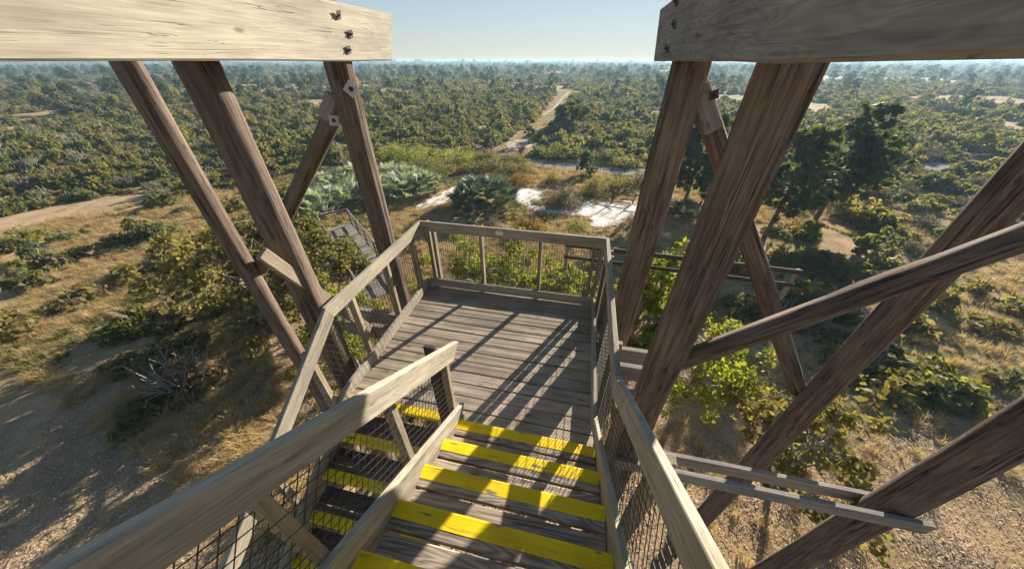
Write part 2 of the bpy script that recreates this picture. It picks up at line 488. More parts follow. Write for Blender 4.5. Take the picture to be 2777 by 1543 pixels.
M_GROUND = ground_mat()
M_SAND = soil_mat('white_sand', (0.60, 0.565, 0.52), (0.80, 0.77, 0.735), (0.40, 0.31, 0.21), scale=1.6, bump=0.7, fringe=(0.33, 0.245, 0.135))
M_ROAD = soil_mat('shell_road', (0.19, 0.18, 0.165), (0.24, 0.23, 0.215), scale=1.2, bump=0.15)
M_PATH = soil_mat('dry_grass_path', (0.20, 0.145, 0.075), (0.30, 0.215, 0.12), (0.23, 0.195, 0.085), scale=0.5, bump=0.6)
M_TRACK = soil_mat('pale_track_sand', (0.38, 0.31, 0.235), (0.52, 0.445, 0.36), (0.28, 0.205, 0.12), scale=0.9)

def build_ground():
    rad = [0.0] + [1.5 * i for i in range(1, 41)]
    while rad[-1] < 12000: rad.append(rad[-1] * 1.07)
    seg = 240
    V = [(0, 0, gz(0, 0))]; Fc = []
    for r in rad[1:]:
        for a in range(seg):
            th = 2 * PI * a / seg
            x, y = r * math.cos(th), r * math.sin(th)
            V.append((x, y, gz(x, y)))
    for a in range(seg):
        Fc.append((0, 1 + a, 1 + (a + 1) % seg))
    for i in range(len(rad) - 2):
        for a in range(seg):
            b = (a + 1) % seg; o = 1 + i * seg
            Fc.append((o + a, o + seg + a, o + seg + b, o + b))
    o = bpy.data.objects.new('ground', mesh_from('ground', V, Fc, M_GROUND, smooth=True))
    place(o, Matrix.Identity(4))
    tag(o, 'flat scrubland ground of dry grass and leaf litter reaching the horizon', kind='structure')

build_ground()

def smooth_line(pts, n=8):
    out = []
    P = [np.array(p, float) for p in pts]
    for i in range(len(P) - 1):
        p0, p1, p2, p3 = P[max(i - 1, 0)], P[i], P[i + 1], P[min(i + 2, len(P) - 1)]
        for k in range(n):
            t = k / n
            out.append(0.5 * ((2 * p1) + (-p0 + p2) * t + (2 * p0 - 5 * p1 + 4 * p2 - p3) * t * t + (-p0 + 3 * p1 - 3 * p2 + p3) * t ** 3))
    out.append(P[-1])
    return out

def strip(name, pts, mat, lift, rag, label, n=14, cross=7):
    L = smooth_line(pts, n)
    V, Fc = [], []
    for i, p in enumerate(L):
        a, b = L[max(i - 1, 0)][:2], L[min(i + 1, len(L) - 1)][:2]
        d = b - a; d = d / np.linalg.norm(d); nrm = np.array((-d[1], d[0]))
        w = p[2] / 2
        for j in range(cross):
            s = j / (cross - 1) * 2 - 1
            wob = 1 + rag * mnoise.noise(Vector((p[0] * 0.35, p[1] * 0.35, 11 + (s > 0) * 5))) + rag * 0.5 * mnoise.noise(Vector((p[0] * 1.1, p[1] * 1.1, 4 + (s > 0) * 5)))
            x, y = p[:2] + nrm * (s * w * wob)
            V.append((x, y, gz(x, y) + lift))
    for i in range(len(L) - 1):
        for j in range(cross - 1):
            a = i * cross + j
            Fc.append((a, a + 1, a + cross + 1, a + cross)[::-1])
    o = bpy.data.objects.new(name, mesh_from(name, V, Fc, mat, smooth=True))
    place(o, Matrix.Identity(4))
    return tag(o, label, kind='structure')

PATH = [(-13.2, 48.8, 2.4), (-12.5, 52, 3.0), (-11.9, 56.0, 3.4), (-11.0, 63.8, 3.7), (-10.2, 73.0, 4.3), (-9.5, 88.3, 4.3), (-9.9, 107.4, 4.7), (-10.1, 128.8, 5.0), (-10.4, 159.5, 4.8), (-9.9, 190, 3.4)]
ROAD = [(-60, 53, 3.2), (-40, 50, 3.2), (-25, 48.2, 3.2), (-16.3, 47.5, 3.2), (-10.7, 47.4, 3.2), (-6.6, 46.3, 3.3), (-2.8, 45.5, 3.4), (1.3, 44.5, 3.3), (5.1, 43.9, 3.2), (9, 44.0, 3.2), (20, 46.5, 3.2), (40, 53, 3.2), (80, 66, 3.2)]
TRACK2 = [(4.0, 100.0, 2.0), (9, 107.5, 2.2), (14.0, 109.4, 2.0), (20.8, 107.4, 2.4), (32, 104, 2.2), (48, 103, 2.0)]
strip('dirt_path', PATH, M_PATH, 0.06, 0.35, 'straight tan fire lane of dry grass running away through the green scrub')
strip('sandy_track', [(-11.6, 92, 1.1), (-10.2, 112, 1.1), (-10.4, 130, 1.2), (-10.1, 150, 1.1), (-9.6, 176, 1.0)], M_TRACK, 0.10, 0.5, 'pale wheel track of bare sand down the middle of the tan fire lane')
strip('road', ROAD, M_ROAD, 0.05, 0.05, 'grey shell road curving past behind the low bushes')
strip('clearing', [(4.8, 96, 3), (8, 101, 9), (14, 103, 12), (21, 102.5, 13), (32, 100, 12), (44, 98, 5)], M_PATH, 0.05, 0.3, 'tan grassy clearing on the right beside the pale sand track')
strip('sandy_track', TRACK2, M_TRACK, 0.10, 0.5, 'pale sand track along the far edge of the tan clearing')
strip('clearing', [(-60.5, 104, 3), (-57.5, 101, 11), (-54.5, 96, 9), (-50.4, 90, 3)], M_PATH, 0.05, 0.3, 'small tan grassy clearing among scrub beyond the left pole')

def patch(name, poly, mat, lift, label, rag=0.5, rings=5):
    P = [np.array(p, float) for p in poly]
    L = []
    for i in range(len(P)):
        a, b = P[i], P[(i + 1) % len(P)]
        n = max(2, int(np.linalg.norm(b - a) / 0.22))
        for k in range(n):
            q = a + (b - a) * k / n
            L.append(q)
    # corner cutting for a natural outline
    A = np.array(L)
    for _ in range(4): A = (np.roll(A, 1, 0) + 2 * A + np.roll(A, -1, 0)) / 4
    jit = np.array([[mnoise.noise(Vector((q[0] * 1.1, q[1] * 1.1, 1))) + 0.7 * mnoise.noise(Vector((q[0] * 3.7, q[1] * 3.7, 8))),
                     mnoise.noise(Vector((q[0] * 1.1, q[1] * 1.1, 5))) + 0.7 * mnoise.noise(Vector((q[0] * 3.7, q[1] * 3.7, 3)))] for q in A])
    A = A + jit * rag
    import bmesh
    bm = bmesh.new()
    vs = [bm.verts.new((q[0], q[1], 0)) for q in A]
    bm.faces.new(vs)
    bmesh.ops.triangulate(bm, faces=bm.faces[:])
    for _ in range(4):
        es = [e for e in bm.edges if e.calc_length() > 0.6]
        if es: bmesh.ops.subdivide_edges(bm, edges=es, cuts=1)
        bmesh.ops.triangulate(bm, faces=bm.faces[:])
    for v in bm.verts: v.co.z = gz(v.co.x, v.co.y) + lift
    edge = [min(1.0, float(np.min(np.hypot(A[:, 0] - v.co.x, A[:, 1] - v.co.y))) / 0.9) for v in bm.verts]
    for f in bm.faces:
        f.normal_update()
        if f.normal.z < 0: f.normal_flip()
        f.smooth = True
    me = bpy.data.meshes.new(name); bm.to_mesh(me); bm.free(); me.materials.append(mat)
    at = me.attributes.new('inside', 'FLOAT', 'POINT'); at.data.foreach_set('value', edge)
    o = bpy.data.objects.new(name, me); place(o, Matrix.Identity(4))
    return tag(o, label, kind='structure')

SAND1 = [(-15.6, 26.5), (-16.1, 27.6), (-15.6, 29.9), (-14.6, 33.1), (-13.8, 34.7), (-13.1, 32.8), (-12.9, 31.0), (-12.9, 28.9), (-13.9, 28.0), (-14.6, 26.8)]
SAND2 = [(-6.4, 30.7), (-7.1, 33.5), (-6.6, 35.1), (-4.8, 35.0), (-3.7, 34.2), (-3.2, 32.0), (-4.5, 30.1), (-2.2, 30.1), (-0.9, 31.9), (-0.2, 33.2), (1.7, 32.5), (1.4, 31.7), (3.6, 32.9), (6.1, 33.4), (8.5, 32.5), (8.0, 30.2), (5.7, 29.0), (4.4, 27.9), (2.7, 26.0), (1.4, 26.0), (1.4, 28.0), (0.1, 28.2), (-2.0, 28.0), (-4.2, 28.7)]
patch('sand_patch', SAND1, M_SAND, 0.05, 'narrow strip of white sand left of the big round palmetto')
patch('sand_patch', SAND2, M_SAND, 0.05, 'broad patch of white sand right of the big round palmetto')
patch('sand_patch', [(-16.6, 34.8), (-16.2, 36.0), (-14.6, 35.9), (-15.1, 34.2)], M_SAND, 0.05, 'small patch of pale sand behind the narrow sand strip', rag=0.2)
patch('sand_patch', [(-13.5, 57.5), (-12.2, 61.0), (-9.3, 60.0), (-8.3, 55.6), (-9.8, 52.1), (-11.7, 52.2)], M_TRACK, 0.1, 'pale sandy ground round the small cabbage palm by the fire lane', rag=0.5)

# ------------------------------------------------------------------ landing deck
DX0, DX1, DY0, DY1 = -2.06, 0.42, 1.50, 3.56
deck = thing('landing_deck', 'wooden landing floor of long grey boards at the foot of the yellow steps', 'landing', (-0.82, 2.5, 0))
nb = 14
pitch = (DY1 - DY0) / nb
for i in range(nb):
    y = DY0 + pitch * (i + 0.5)
    dz = random.uniform(-0.003, 0.002)
    board('plank', (DX0 + random.uniform(-.01, .01), y, -0.02 + dz), (DX1 - random.uniform(-.01, .01), y, -0.02 + dz + random.uniform(-.003, .003)), (0, 1, 0), pitch - random.uniform(0.007, 0.012), 0.038, M_DECK, deck, c=0.005)
for x in (-1.95, -1.4, -0.84, -0.28, 0.30):
    board('joist', (x, DY0 + 0.02, -0.135), (x, DY1 - 0.02, -0.135), (0, 0, 1), 0.19, 0.04, M_DARKWOOD, deck)
board('rim_board', (DX0, DY1 + 0.022, -0.13), (DX1, DY1 + 0.022, -0.13), (0, 0, 1), 0.2, 0.04, M_POST, deck)
board('rim_board', (DX0 - 0.02, DY0, -0.13), (DX0 - 0.02, DY1, -0.13), (0, 0, 1), 0.2, 0.04, M_POST, deck)
board('rim_board', (DX1 + 0.02, DY0, -0.13), (DX1 + 0.02, DY1, -0.13), (0, 0, 1), 0.2, 0.04, M_POST, deck)

# ------------------------------------------------------------------ stairs
RISE, RUN = 0.19, 0.283
up = thing('upper_staircase', 'wooden steps with sunlit yellow nosings coming down to the landing', 'staircase', (-0.2, 0.3, 0))
for k in range(9):
    yn, z = 1.437 - RUN * k, RISE * (k + 1)
    x0, x1 = -0.80, 0.405
    f = board('plank', (x0, yn - 0.07, z - 0.02), (x1, yn - 0.07, z - 0.02 + random.uniform(-.002, .002)), (0, 1, 0), 0.139, 0.038, M_TREAD, up, c=0.006, wob=0.0006)
    # paint wraps the top and the front of the nosing
    M, L = frame_from((x0, yn - 0.07, z - 0.02), (x1, yn - 0.07, z - 0.02), (0, 1, 0))
    g = Geo(); nx = 24; V = []
    wpaint = 0.086
    for i in range(nx + 1):
        x = 0.004 + (L - 0.008) * i / nx
        e = 0.0022 * mnoise.noise(Vector((x * 9, k * 3.3, 0)))
        sec = [(-0.0212, 0.0695 - wpaint + e), (-0.0218, 0.0625), (-0.0200, 0.0704), (-0.0125, 0.0722), (0.0205, 0.0722)]
        for (yy, zz) in sec:
            V.append((x, yy, zz))
    Fc = []
    for i in range(nx):
        for j in range(4):
            a = i * 5 + j
            Fc.append((a, a + 5, a + 6, a + 1))
    me = mesh_from('yellow_strip', V, Fc, M_YELLOW)
    # local y of the board points down for this frame: flip to the top side
    if M.to_3x3().col[1].z > 0:
        for v in me.vertices: v.co.y = -v.co.y
        me.flip_normals()
    place(bpy.data.objects.new('yellow_strip', me), M, up)
    board('plank', (x0, yn - 0.139 - 0.014 - 0.067, z - 0.021), (x1, yn - 0.139 - 0.014 - 0.067, z - 0.021 + random.uniform(-.003, .002)), (0, 1, 0), 0.134, 0.038, M_TREAD, up, c=0.006)
for x in (-0.81, 0.425):
    board('stringer', (x, 1.50, -0.02), (x, 1.50 - RUN * 9, RISE * 9 - 0.02), (0, 0, 1), 0.26, 0.04, M_POST, up)

dn = thing('lower_staircase', 'shaded wooden steps with yellow nosings going down on the left behind wire mesh', 'staircase', (-1.45, 0.3, -1.5))
for k in range(11):
    yn, z = 1.523 - RUN * k, -RISE * k
    x0, x1 = -2.04, -0.90
    if k > 0:
        board('plank', (x0, yn + 0.040, z - 0.02), (x1, yn + 0.040, z - 0.02), (0, 1, 0), 0.139, 0.038, M_SHADE_TREAD, dn, c=0.006)  # plank colour carries painted shade
        board('plank', (x0, yn + 0.190, z - 0.021), (x1, yn + 0.190, z - 0.021), (0, 1, 0), 0.134, 0.038, M_SHADE_TREAD, dn, c=0.006)
    # here the nosing faces the viewer: flight falls towards -y, edge of each tread at its low-y side
for k in range(0, 11):
    yn, z = 1.523 - RUN * k, -RISE * k
    y = yn if k == 0 else yn
    V = []; nx = 10
    for i in range(nx + 1):
        x = -2.03 + 1.125 * i / nx
        V += [(x, y + 0.055, z + 0.0016), (x, y - 0.028, z + 0.0018), (x, y - 0.031, z - 0.002), (x, y - 0.031, z - 0.038)]
    Fc = []
    for i in range(nx):
        for j in range(3):
            a = i * 4 + j
            Fc.append((a, a + 1, a + 5, a + 4))
    place(bpy.data.objects.new('yellow_strip', mesh_from('yellow_strip', V, Fc, M_YELLOW)), Matrix.Identity(4), dn)
for x in (-2.06, -0.88):
    board('stringer', (x, 1.45, -0.16), (x, 1.45 - RUN * 11, -RISE * 11 - 0.16), (0, 0, 1), 0.26, 0.04, M_POST, dn)

# ------------------------------------------------------------------ railings
SL = RISE / RUN
TILT = Vector((0, -1, SL)).normalized()
def rail_len(y0, y1): return math.hypot(y1 - y0, SL * (y1 - y0))

far = thing('railing', 'level far railing of the landing with a small tan plaque on its top rail', 'railing', (-0.82, 3.57, 0))
board('top_rail', (-2.05, 3.565, 0.985), (0.44, 3.565, 0.985), (0, 0, 1), 0.14, 0.038, M_RAIL, far)
board('kick_board', (-2.03, 3.557, 0.075), (0.40, 3.557, 0.075), (0, 0, 1), 0.135, 0.038, M_RAIL, far)
for x in (-1.96, -1.885, -1.20, -0.39, 0.30, 0.385):
    board('post', (x, 3.625, -0.2), (x, 3.625, 0.92 if x not in (-1.96, 0.385) else 1.03), (0, 1, 0), 0.085, 0.042, M_POST, far)
wire_mesh((-2.0, 3.583, 0.12), (1, 0, 0), (0, 0, 1), 2.4, 0.82, 0.034, 0.034, 0.0025, far, seed=1)
# plaque: a rounded plate
g = Geo()
pw, ph, pr = 0.105, 0.062, 0.018
out_ = []
for (sx, sz, a0) in ((1, 1, 0), (-1, 1, 90), (-1, -1, 180), (1, -1, 270)):
    for a in range(0, 91, 30):
        th = math.radians(a0 + a)
        out_.append((sx * (pw / 2 - pr) + pr * math.cos(th), sz * (ph / 2 - pr) + pr * math.sin(th)))
n = len(out_)
Vp = [(x, 0, z) for x, z in out_] + [(x * 0.96, -0.006, z * 0.94) for x, z in out_]
Fp = [tuple(range(n, 2 * n))] + [(i, (i + 1) % n, n + (i + 1) % n, n + i) for i in range(n)]
place(bpy.data.objects.new('plaque', mesh_from('plaque', Vp, Fp, M_PLAQUE)), Matrix.Translation((-0.925, 3.545, 0.995)), far)

left = thing('railing', 'left railing of landing and lower steps, its wide rail bleached in full sun', 'railing', (-2.05, 2.5, 0))
board('top_rail', (-2.035, 1.715, 0.985), (-2.035, 3.58, 0.985), (0, 0, 1), 0.14, 0.04, M_RAIL, left, e0=-0.31)
board('kick_board', (-2.045, 1.50, 0.075), (-2.045, 3.53, 0.075), (0, 0, 1), 0.135, 0.04, M_RAIL, left, e0=-0.31)
# sloped lower-flight rail
y1 = -1.6
board('top_rail', (-2.035, 1.715, 0.985), (-2.035, y1, 0.985 + SL * (y1 - 1.715)), (0, 0, 1), 0.14, 0.04, M_RAIL, left, e0=-0.31)
board('kick_board', (-2.045, 1.50, 0.075), (-2.045, y1, 0.075 + SL * (y1 - 1.5)), (0, 0, 1), 0.135, 0.04, M_RAIL, left, e0=-0.31)
for y in (3.35, 2.70, 2.055, 1.395, 0.7, 0.0, -0.7):
    zo = 0 if y > 1.7 else SL * (y - 1.6)
    board('post', (-2.085, y, -0.2 + zo), (-2.085, y, 0.93 + zo), (0, 1, 0), 0.05, 0.075, M_POST, left)
wire_mesh((-2.062, 1.75, 0.12), (0, 1, 0), (0, 0, 1), 1.78, 0.82, 0.05, 0.04, 0.0023, left, seed=2)
wire_mesh(Vector((-2.062, 2.15, 0.14 + SL * 0.55)), Vector((0, -1, -SL)), Vector((0, -SL, 1)), 4.2, 0.60, 0.05, 0.05, 0.0023, left, seed=3, ymax=1.74)

right = thing('railing', 'right railing running along the landing and up the steps beside the poles', 'railing', (0.42, 2.0, 0))
board('top_rail', (0.425, 1.475, 0.985), (0.425, 3.585, 0.985), (0, 0, 1), 0.14, 0.042, M_RAIL, right, e0=0.31)
board('kick_board', (0.405, 1.77, 0.075), (0.405, 3.535, 0.075), (0, 0, 1), 0.135, 0.038, M_RAIL, right, e0=0.31)
y1 = -1.3
board('top_rail', (0.425, 1.475, 0.985), (0.425, y1, 0.985 + SL * (1.475 - y1)), (0, 0, 1), 0.14, 0.042, M_RAIL, right, e0=0.31)
board('kick_board', (0.405, 1.77, 0.075), (0.405, y1, 0.075 + SL * (1.77 - y1)), (0, 0, 1), 0.135, 0.038, M_RAIL, right, e0=0.31)
for y in (3.50, 3.36, 2.64, 1.94, 1.33, 0.72, 0.1, -0.6):
    zo = 0 if y > 1.6 else SL * (1.6 - y)
    board('post', (0.475, y, -0.25 + zo), (0.475, y, 0.93 + zo), (0, 1, 0), 0.045, 0.075, M_POST, right)
wire_mesh((0.43, 1.72, 0.12), (0, 1, 0), (0, 0, 1), 1.85, 0.82, 0.05, 0.05, 0.0024, right, seed=4)
wire_mesh(Vector((0.43, 1.74, 0.14)), Vector((0, -1, SL)), Vector((0, SL, 1)), 3.5, 0.515, 0.05, 0.05, 0.0020, right, seed=5, ymax=1.72)

mid = thing('railing', 'middle stair railing between the two flights, its blunt end rising over the landing', 'railing', (-0.82, 0.5, 0.5))
def up_board(name, y0, ztop, w, t, x, mat, parent, ye=-1.3, e0=-0.45):
    # top corner of the end at (y0, ztop)
    cw = w / 2 * math.sqrt(1 + SL * SL)
    zc = ztop - cw
    return board(name, (x, y0, zc), (x, ye, zc + SL * (y0 - ye)), (0, 0, 1), w, t, mat, parent, e0=e0)
up_board('top_rail', 1.575, 1.02, 0.142, 0.042, -0.811, M_RAIL, mid)
up_board('kick_board', 1.52, 0.265, 0.135, 0.042, -0.811, M_RAIL, mid)
for i, y in enumerate((1.48, 0.83, 0.22, -0.4)):
    zt = 1.02 + SL * (1.575 - y) - 0.10
    board('post', (-0.862, y, 0.0 + SL * (1.5 - y) - 0.1), (-0.862, y, zt), (0, 1, 0), 0.05, 0.06, M_POST, mid)
board('newel_post', (-0.945, 1.46, -0.25), (-0.945, 1.46, 1.07), (0, 1, 0), 0.04, 0.085, M_DARKWOOD, mid, label='dark narrow newel post rising just behind the middle top rail')
wire_mesh(Vector((-0.838, 1.50, 0.22)), Vector((0, -1, SL)), Vector((0, SL, 1)), 3.2, 0.60, 0.05, 0.05, 0.0020, mid, seed=6, ymax=1.48)

# ------------------------------------------------------------------ tower poles, beams, braces
def washer(name, loc, nrm, size, rot, mat, parent, nut=True, bend=0.0):
    g = Geo(); s = size / 2; t = 0.004
    V = [(-s, 0, -s), (s, 0, -s), (s, bend, s), (-s, bend, s), (-s, t, -s), (s, t, -s), (s, t + bend, s), (-s, t + bend, s)]
    Fc = [(0, 1, 2, 3), (7, 6, 5, 4), (0, 4, 5, 1), (1, 5, 6, 2), (2, 6, 7, 3), (3, 7, 4, 0)]
    g.add((V, Fc), 0)
    if nut:
        r = size * 0.2; hh = 0.016
        V = [(r * math.cos(a * PI / 3), t, r * math.sin(a * PI / 3)) for a in range(6)] + [(r * math.cos(a * PI / 3), t + hh, r * math.sin(a * PI / 3)) for a in range(6)]
        Fc = [tuple(range(6, 12))] + [(a, (a + 1) % 6, 6 + (a + 1) % 6, 6 + a) for a in range(6)]
        g.add((V, Fc), 1)
        g.add(tube_data([(0, t + hh - 0.002, 0), (0, t + hh + 0.014, 0)], [r * 0.5, r * 0.5], 6), 1)
        g.add(([(r * 0.5 * math.cos(a * PI / 3), t + hh + 0.014, r * 0.5 * math.sin(a * PI / 3)) for a in range(6)], [tuple(range(6))]), 1)
    me = g.mesh(name, [mat, M_RUST])
    q = Vector((0, 1, 0)).rotation_difference(Vector(nrm))
    M = Matrix.Translation(Vector(loc)) @ q.to_matrix().to_4x4() @ Matrix.Rotation(rot, 4, 'Y')
    return place(bpy.data.objects.new(name, me), M, parent)

PL, PR, P2, PL2 = (-2.50, 3.37), (0.80, 3.44), (0.96, 2.14), (-2.70, 2.14)
def tower_pole(xy, r, label, top=5.2):
    o = pole('tower_pole', (xy[0], xy[1], GROUND - 0.3), (xy[0], xy[1], top), r * 1.16, r * 0.98, M_POLE, seg=40)
    return tag(o, label, 'pole')
pl = tower_pole(PL, 0.128, 'round dark tower pole standing left of the landing under the bright beam')
pr = tower_pole(PR, 0.150, 'thick round tower pole right of the landing under the grey beam')
p2 = tower_pole(P2, 0.145, 'thick round tower pole nearest the right stair rail, leaning brace below')
tower_pole(PL2, 0.128, 'round dark tower pole behind the left rail of the lower steps')
tower_pole((-5.3, 3.40), 0.13, 'outer tower pole far to the left of the landing')
tower_pole((3.55, 3.40), 0.14, 'outer tower pole behind the cross braces to the right of the landing')
tower_pole((3.65, 2.14), 0.14, 'outer tower pole nearest the viewer on the far right side')

# diamond plates on the left pole
nn = Vector((0.86, -0.5, 0)).normalized()
washer('washer_plate', Vector((PL[0], PL[1], 2.57)) + nn * 0.140, nn, 0.115, PI / 4, M_GALV, pl)

def beam(face_x, xdir, label, yend, e1, mat):
    t = thing('support_beam', label, 'beam', (face_x, 1.5, 3.02))
    xc = face_x + xdir * 0.025
    board('plank', (xc, -1.2, 3.02), (xc, yend, 3.02), (0, 0, 1), 0.44, 0.05, mat, t, c=0.011, e1=e1, wob=0.006)
    return t
bl = beam(-2.33, -1, 'pale sunlit timber beam with three rusty bolts across the top of the left pole', 4.235, 0.40, M_BEAM)
for (y, z, b) in ((3.31, 3.14, 0.022), (3.43, 3.012, 0.012), (3.345, 2.888, 0.008)):
    washer('bolt', (-2.328, y, z), (1, 0, 0), 0.062, random.uniform(-.2, .2), M_RUST, bl, bend=b)
board('plank', (-2.415, -1.2, 2.93), (-2.415, 3.98, 2.93), (0, 0, 1), 0.22, 0.045, M_BEAM2, bl)
br = beam(0.60, 1, 'grey weathered timber beam end with three rusty bolts on the right pole', 4.32, 0.72, M_BEAM2)
for (y, z, b) in ((3.56, 3.19, 0.022), (3.43, 3.04, 0.02), (3.5, 2.888, 0.022)):
    washer('bolt', (0.598, y, z), (-1, 0, 0), 0.062, random.uniform(-.2, .2), M_RUST, br, bend=b)

# braces
b = pole('diagonal_brace', (-2.52, 3.56, 2.66), (-5.25, 3.56, -0.15), 0.095, 0.1, M_POLE, seg=18)
tag(b, 'dark round brace slanting down from the left tower pole to its outer pole', 'brace')
board('end_block', (-2.72, 3.44, 2.50), (-2.92, 3.44, 2.28), (1, 0, 1), 0.13, 0.05, M_BEAM2, b)
washer('washer_plate', (-2.70, 3.32, 2.27), Vector((0.5, -0.8, 0.3)).normalized(), 0.1, 0.5, M_GALV, b)
b = pole('diagonal_brace', (0.72, 3.62, 2.95), (3.5, 3.58, -1.1), 0.1, 0.1, M_POLE, seg=18)
tag(b, 'round brace slanting down from the right tower pole with rusty bolts', 'brace')
board('end_block', (0.93, 3.50, 2.62), (1.16, 3.50, 2.27), (1, 0, 0.66), 0.14, 0.05, M_BEAM2, b)
washer('bolt', (1.06, 3.47, 2.56), (0, -1, 0.1), 0.07, 0.3, M_RUST, b)
b = pole('diagonal_brace', (0.92, 2.22, 0.36), (3.62, 2.22, 3.0), 0.085, 0.09, M_POLE, seg=16)
tag(b, 'dark round brace rising to the right from the nearest right pole', 'brace')
b = board('diagonal_brace', (-2.62, 1.85, 1.45), (-2.62, 3.35, -1.55), (0, 1, 0.5), 0.11, 0.05, M_POST)
tag(b, 'narrow sawn brace slanting down between the two left tower poles', 'brace')

# cross beams under the landing
for (y, lab) in ((3.06, 'timber cross beam under the landing with its worn ends showing, the farther one'), (2.78, 'timber cross beam under the landing with its worn ends showing, the nearer one')):
    cb = board('cross_beam', (-3.05, y, -0.345), (1.30, y, -0.345), (0, 0, 1), 0.24, 0.07, M_OLD)
    cb.location.z -= 0.01
    tag(cb, lab, 'beam')
cb = board('cross_beam', (0.66, 2.0, -0.17), (0.66, 3.75, -0.17), (0, 0, 1), 0.22, 0.05, M_OLD, c=0.006)
tag(cb, 'short timber bolted lengthwise between the two right poles at deck level', 'beam')
cb = board('tie_beam', (0.80, 2.325, -1.31), (3.83, 2.325, -1.31), (0, 0, 1), 0.2, 0.05, M_OLD); tag(cb, 'weathered lower tie beam right of the steps, behind the nearest pole', 'beam')
cb = board('tie_beam', (0.80, 1.955, -0.98), (3.83, 1.955, -0.98), (0, 0, 1), 0.17, 0.05, M_OLD); tag(cb, 'weathered lower tie beam right of the steps, in front of the nearest pole', 'beam')

# lower landing, one storey below on the right
ll = thing('lower_landing', 'lower grey wooden landing seen through the right stair mesh', 'landing', (1.0, 0.6, -2.4))
for i in range(16):
    y = -0.9 + i * 0.15
    board('plank', (-0.75, y, -2.42), (2.0, y, -2.42), (0, 1, 0), 0.138, 0.038, M_OLD, ll)
for x in (-0.6, 0.6, 1.9):
    board('joist', (x, -1.0, -2.54), (x, 1.5, -2.54), (0, 0, 1), 0.19, 0.05, M_DARKWOOD, ll)
for (x, y) in ((-0.6, 1.3), (1.85, 1.3), (1.85, -0.8), (-0.6, -0.8)):
    o = pole('leg', (x, y, GROUND - 0.2), (x, y, -2.64), 0.1, 0.09, M_POLE, ll, seg=14)

# lower ramp rails beyond the right side
rr = thing('ramp_railing', 'low dark railing crossing the shaded ground behind the right pole', 'railing', (2.4, 9.1, GROUND))
board('top_rail', (-0.2, 9.2, -2.07), (6.5, 8.95, -2.07), (0, 0, 1), 0.14, 0.05, M_DARKWOOD, rr)
board('mid_rail', (-0.2, 9.2, -2.52), (6.5, 8.95, -2.52), (0, 0, 1), 0.12, 0.04, M_DARKWOOD, rr)
for x in (-0.1, 2.1, 4.3, 6.4):
    board('post', (x, 9.24 - x * 0.04, GROUND - 0.2), (x, 9.24 - x * 0.04, -2.0), (0, 1, 0), 0.1, 0.1, M_POST, rr)

# ------------------------------------------------------------------ boardwalk on the left
bw = thing('boardwalk', 'grey plank walkway far below on the left with a slatted side railing', 'boardwalk', (-11.5, 13.5, GROUND))
dirw = Vector((-0.755, 0.656, 0)).normalized(); nw = Vector((dirw.y, -dirw.x, 0))   # nw points to the right-hand rail
O0 = Vector((-10.6, 13.3, -6.5)) - dirw * 3.2
for i in range(62):
    c = O0 + dirw * (0.155 * i)
    wl = random.uniform(-.02, .02)
    board('plank', c - nw * (1.75 + wl), c + nw * (0.05 + wl), dirw, 0.143, 0.04, M_OLD, bw)
for off in (-1.65, -0.05):
    a = O0 + nw * off - Vector((0, 0, 0.12)); board('joist', a, a + dirw * 9.5, (0, 0, 1), 0.18, 0.05, M_DARKWOOD, bw)
for off in (-1.75, 0.10):
    a = O0 + nw * off
    board('top_rail', a + Vector((0, 0, 1.05)), a + dirw * 9.55 + Vector((0, 0, 1.05)), (0, 0, 1), 0.14, 0.05, M_OLD, bw)
    for zz in (0.78, 0.52, 0.26):
        board('slat', a + Vector((0, 0, zz)), a + dirw * 9.5 + Vector((0, 0, zz)), (0, 0, 1), 0.075, 0.035, M_OLD, bw)
    for i in range(6):
        q = a + dirw * (0.1 + i * 1.86)
        board('post', Vector((q.x, q.y, GROUND - 0.3)), q + Vector((0, 0, 1.0)), dirw, 0.1, 0.1, M_OLD, bw)
a = O0 + dirw * 9.58
board('top_rail', a - nw * 1.75 + Vector((0, 0, 1.03)), a + nw * 0.1 + Vector((0, 0, 1.03)), (0, 0, 1), 0.14, 0.05, M_OLD, bw)

# ------------------------------------------------------------------ broken fence by the white sand
fc = thing('rail_fence', 'broken dark rail fence with leaning posts beside the white sand', 'fence', (4.0, 32.6, gz(4, 32.6)))
def fpost(x, y, h, lean=(0, 0), r=0.09, m=M_DARKWOOD): 
    z = gz(x, y); return pole('post', (x, y, z - 0.1), (x + lean[0], y + lean[1], z + h), r, r * 0.9, m, fc, seg=9)
fpost(2.9, 33.6, 1.15); fpost(3.5, 32.0, 1.35, (0.12, 0.1)); fpost(5.6, 32.3, 1.3, (0.05, 0), 0.085, M_OLD); fpost(8.4, 31.6, 1.2); fpost(11.4, 31.2, 1.15)
def frail(a, b, r=0.065): pole('rail', (a[0], a[1], gz(a[0], a[1]) + a[2]), (b[0], b[1], gz(b[0], b[1]) + b[2]), r, r, M_DARKWOOD, fc, seg=8)
frail((2.9, 33.6, 0.85), (5.6, 32.35, 0.75)); frail((3.4, 31.95, 0.45), (4.9, 33.1, 1.25)); frail((2.6, 32.4, 0.12), (5.4, 32.2, 0.15)); frail((5.6, 32.3, 0.95), (8.4, 31.6, 0.9)); frail((8.4, 31.6, 0.8), (11.4, 31.2, 0.85))
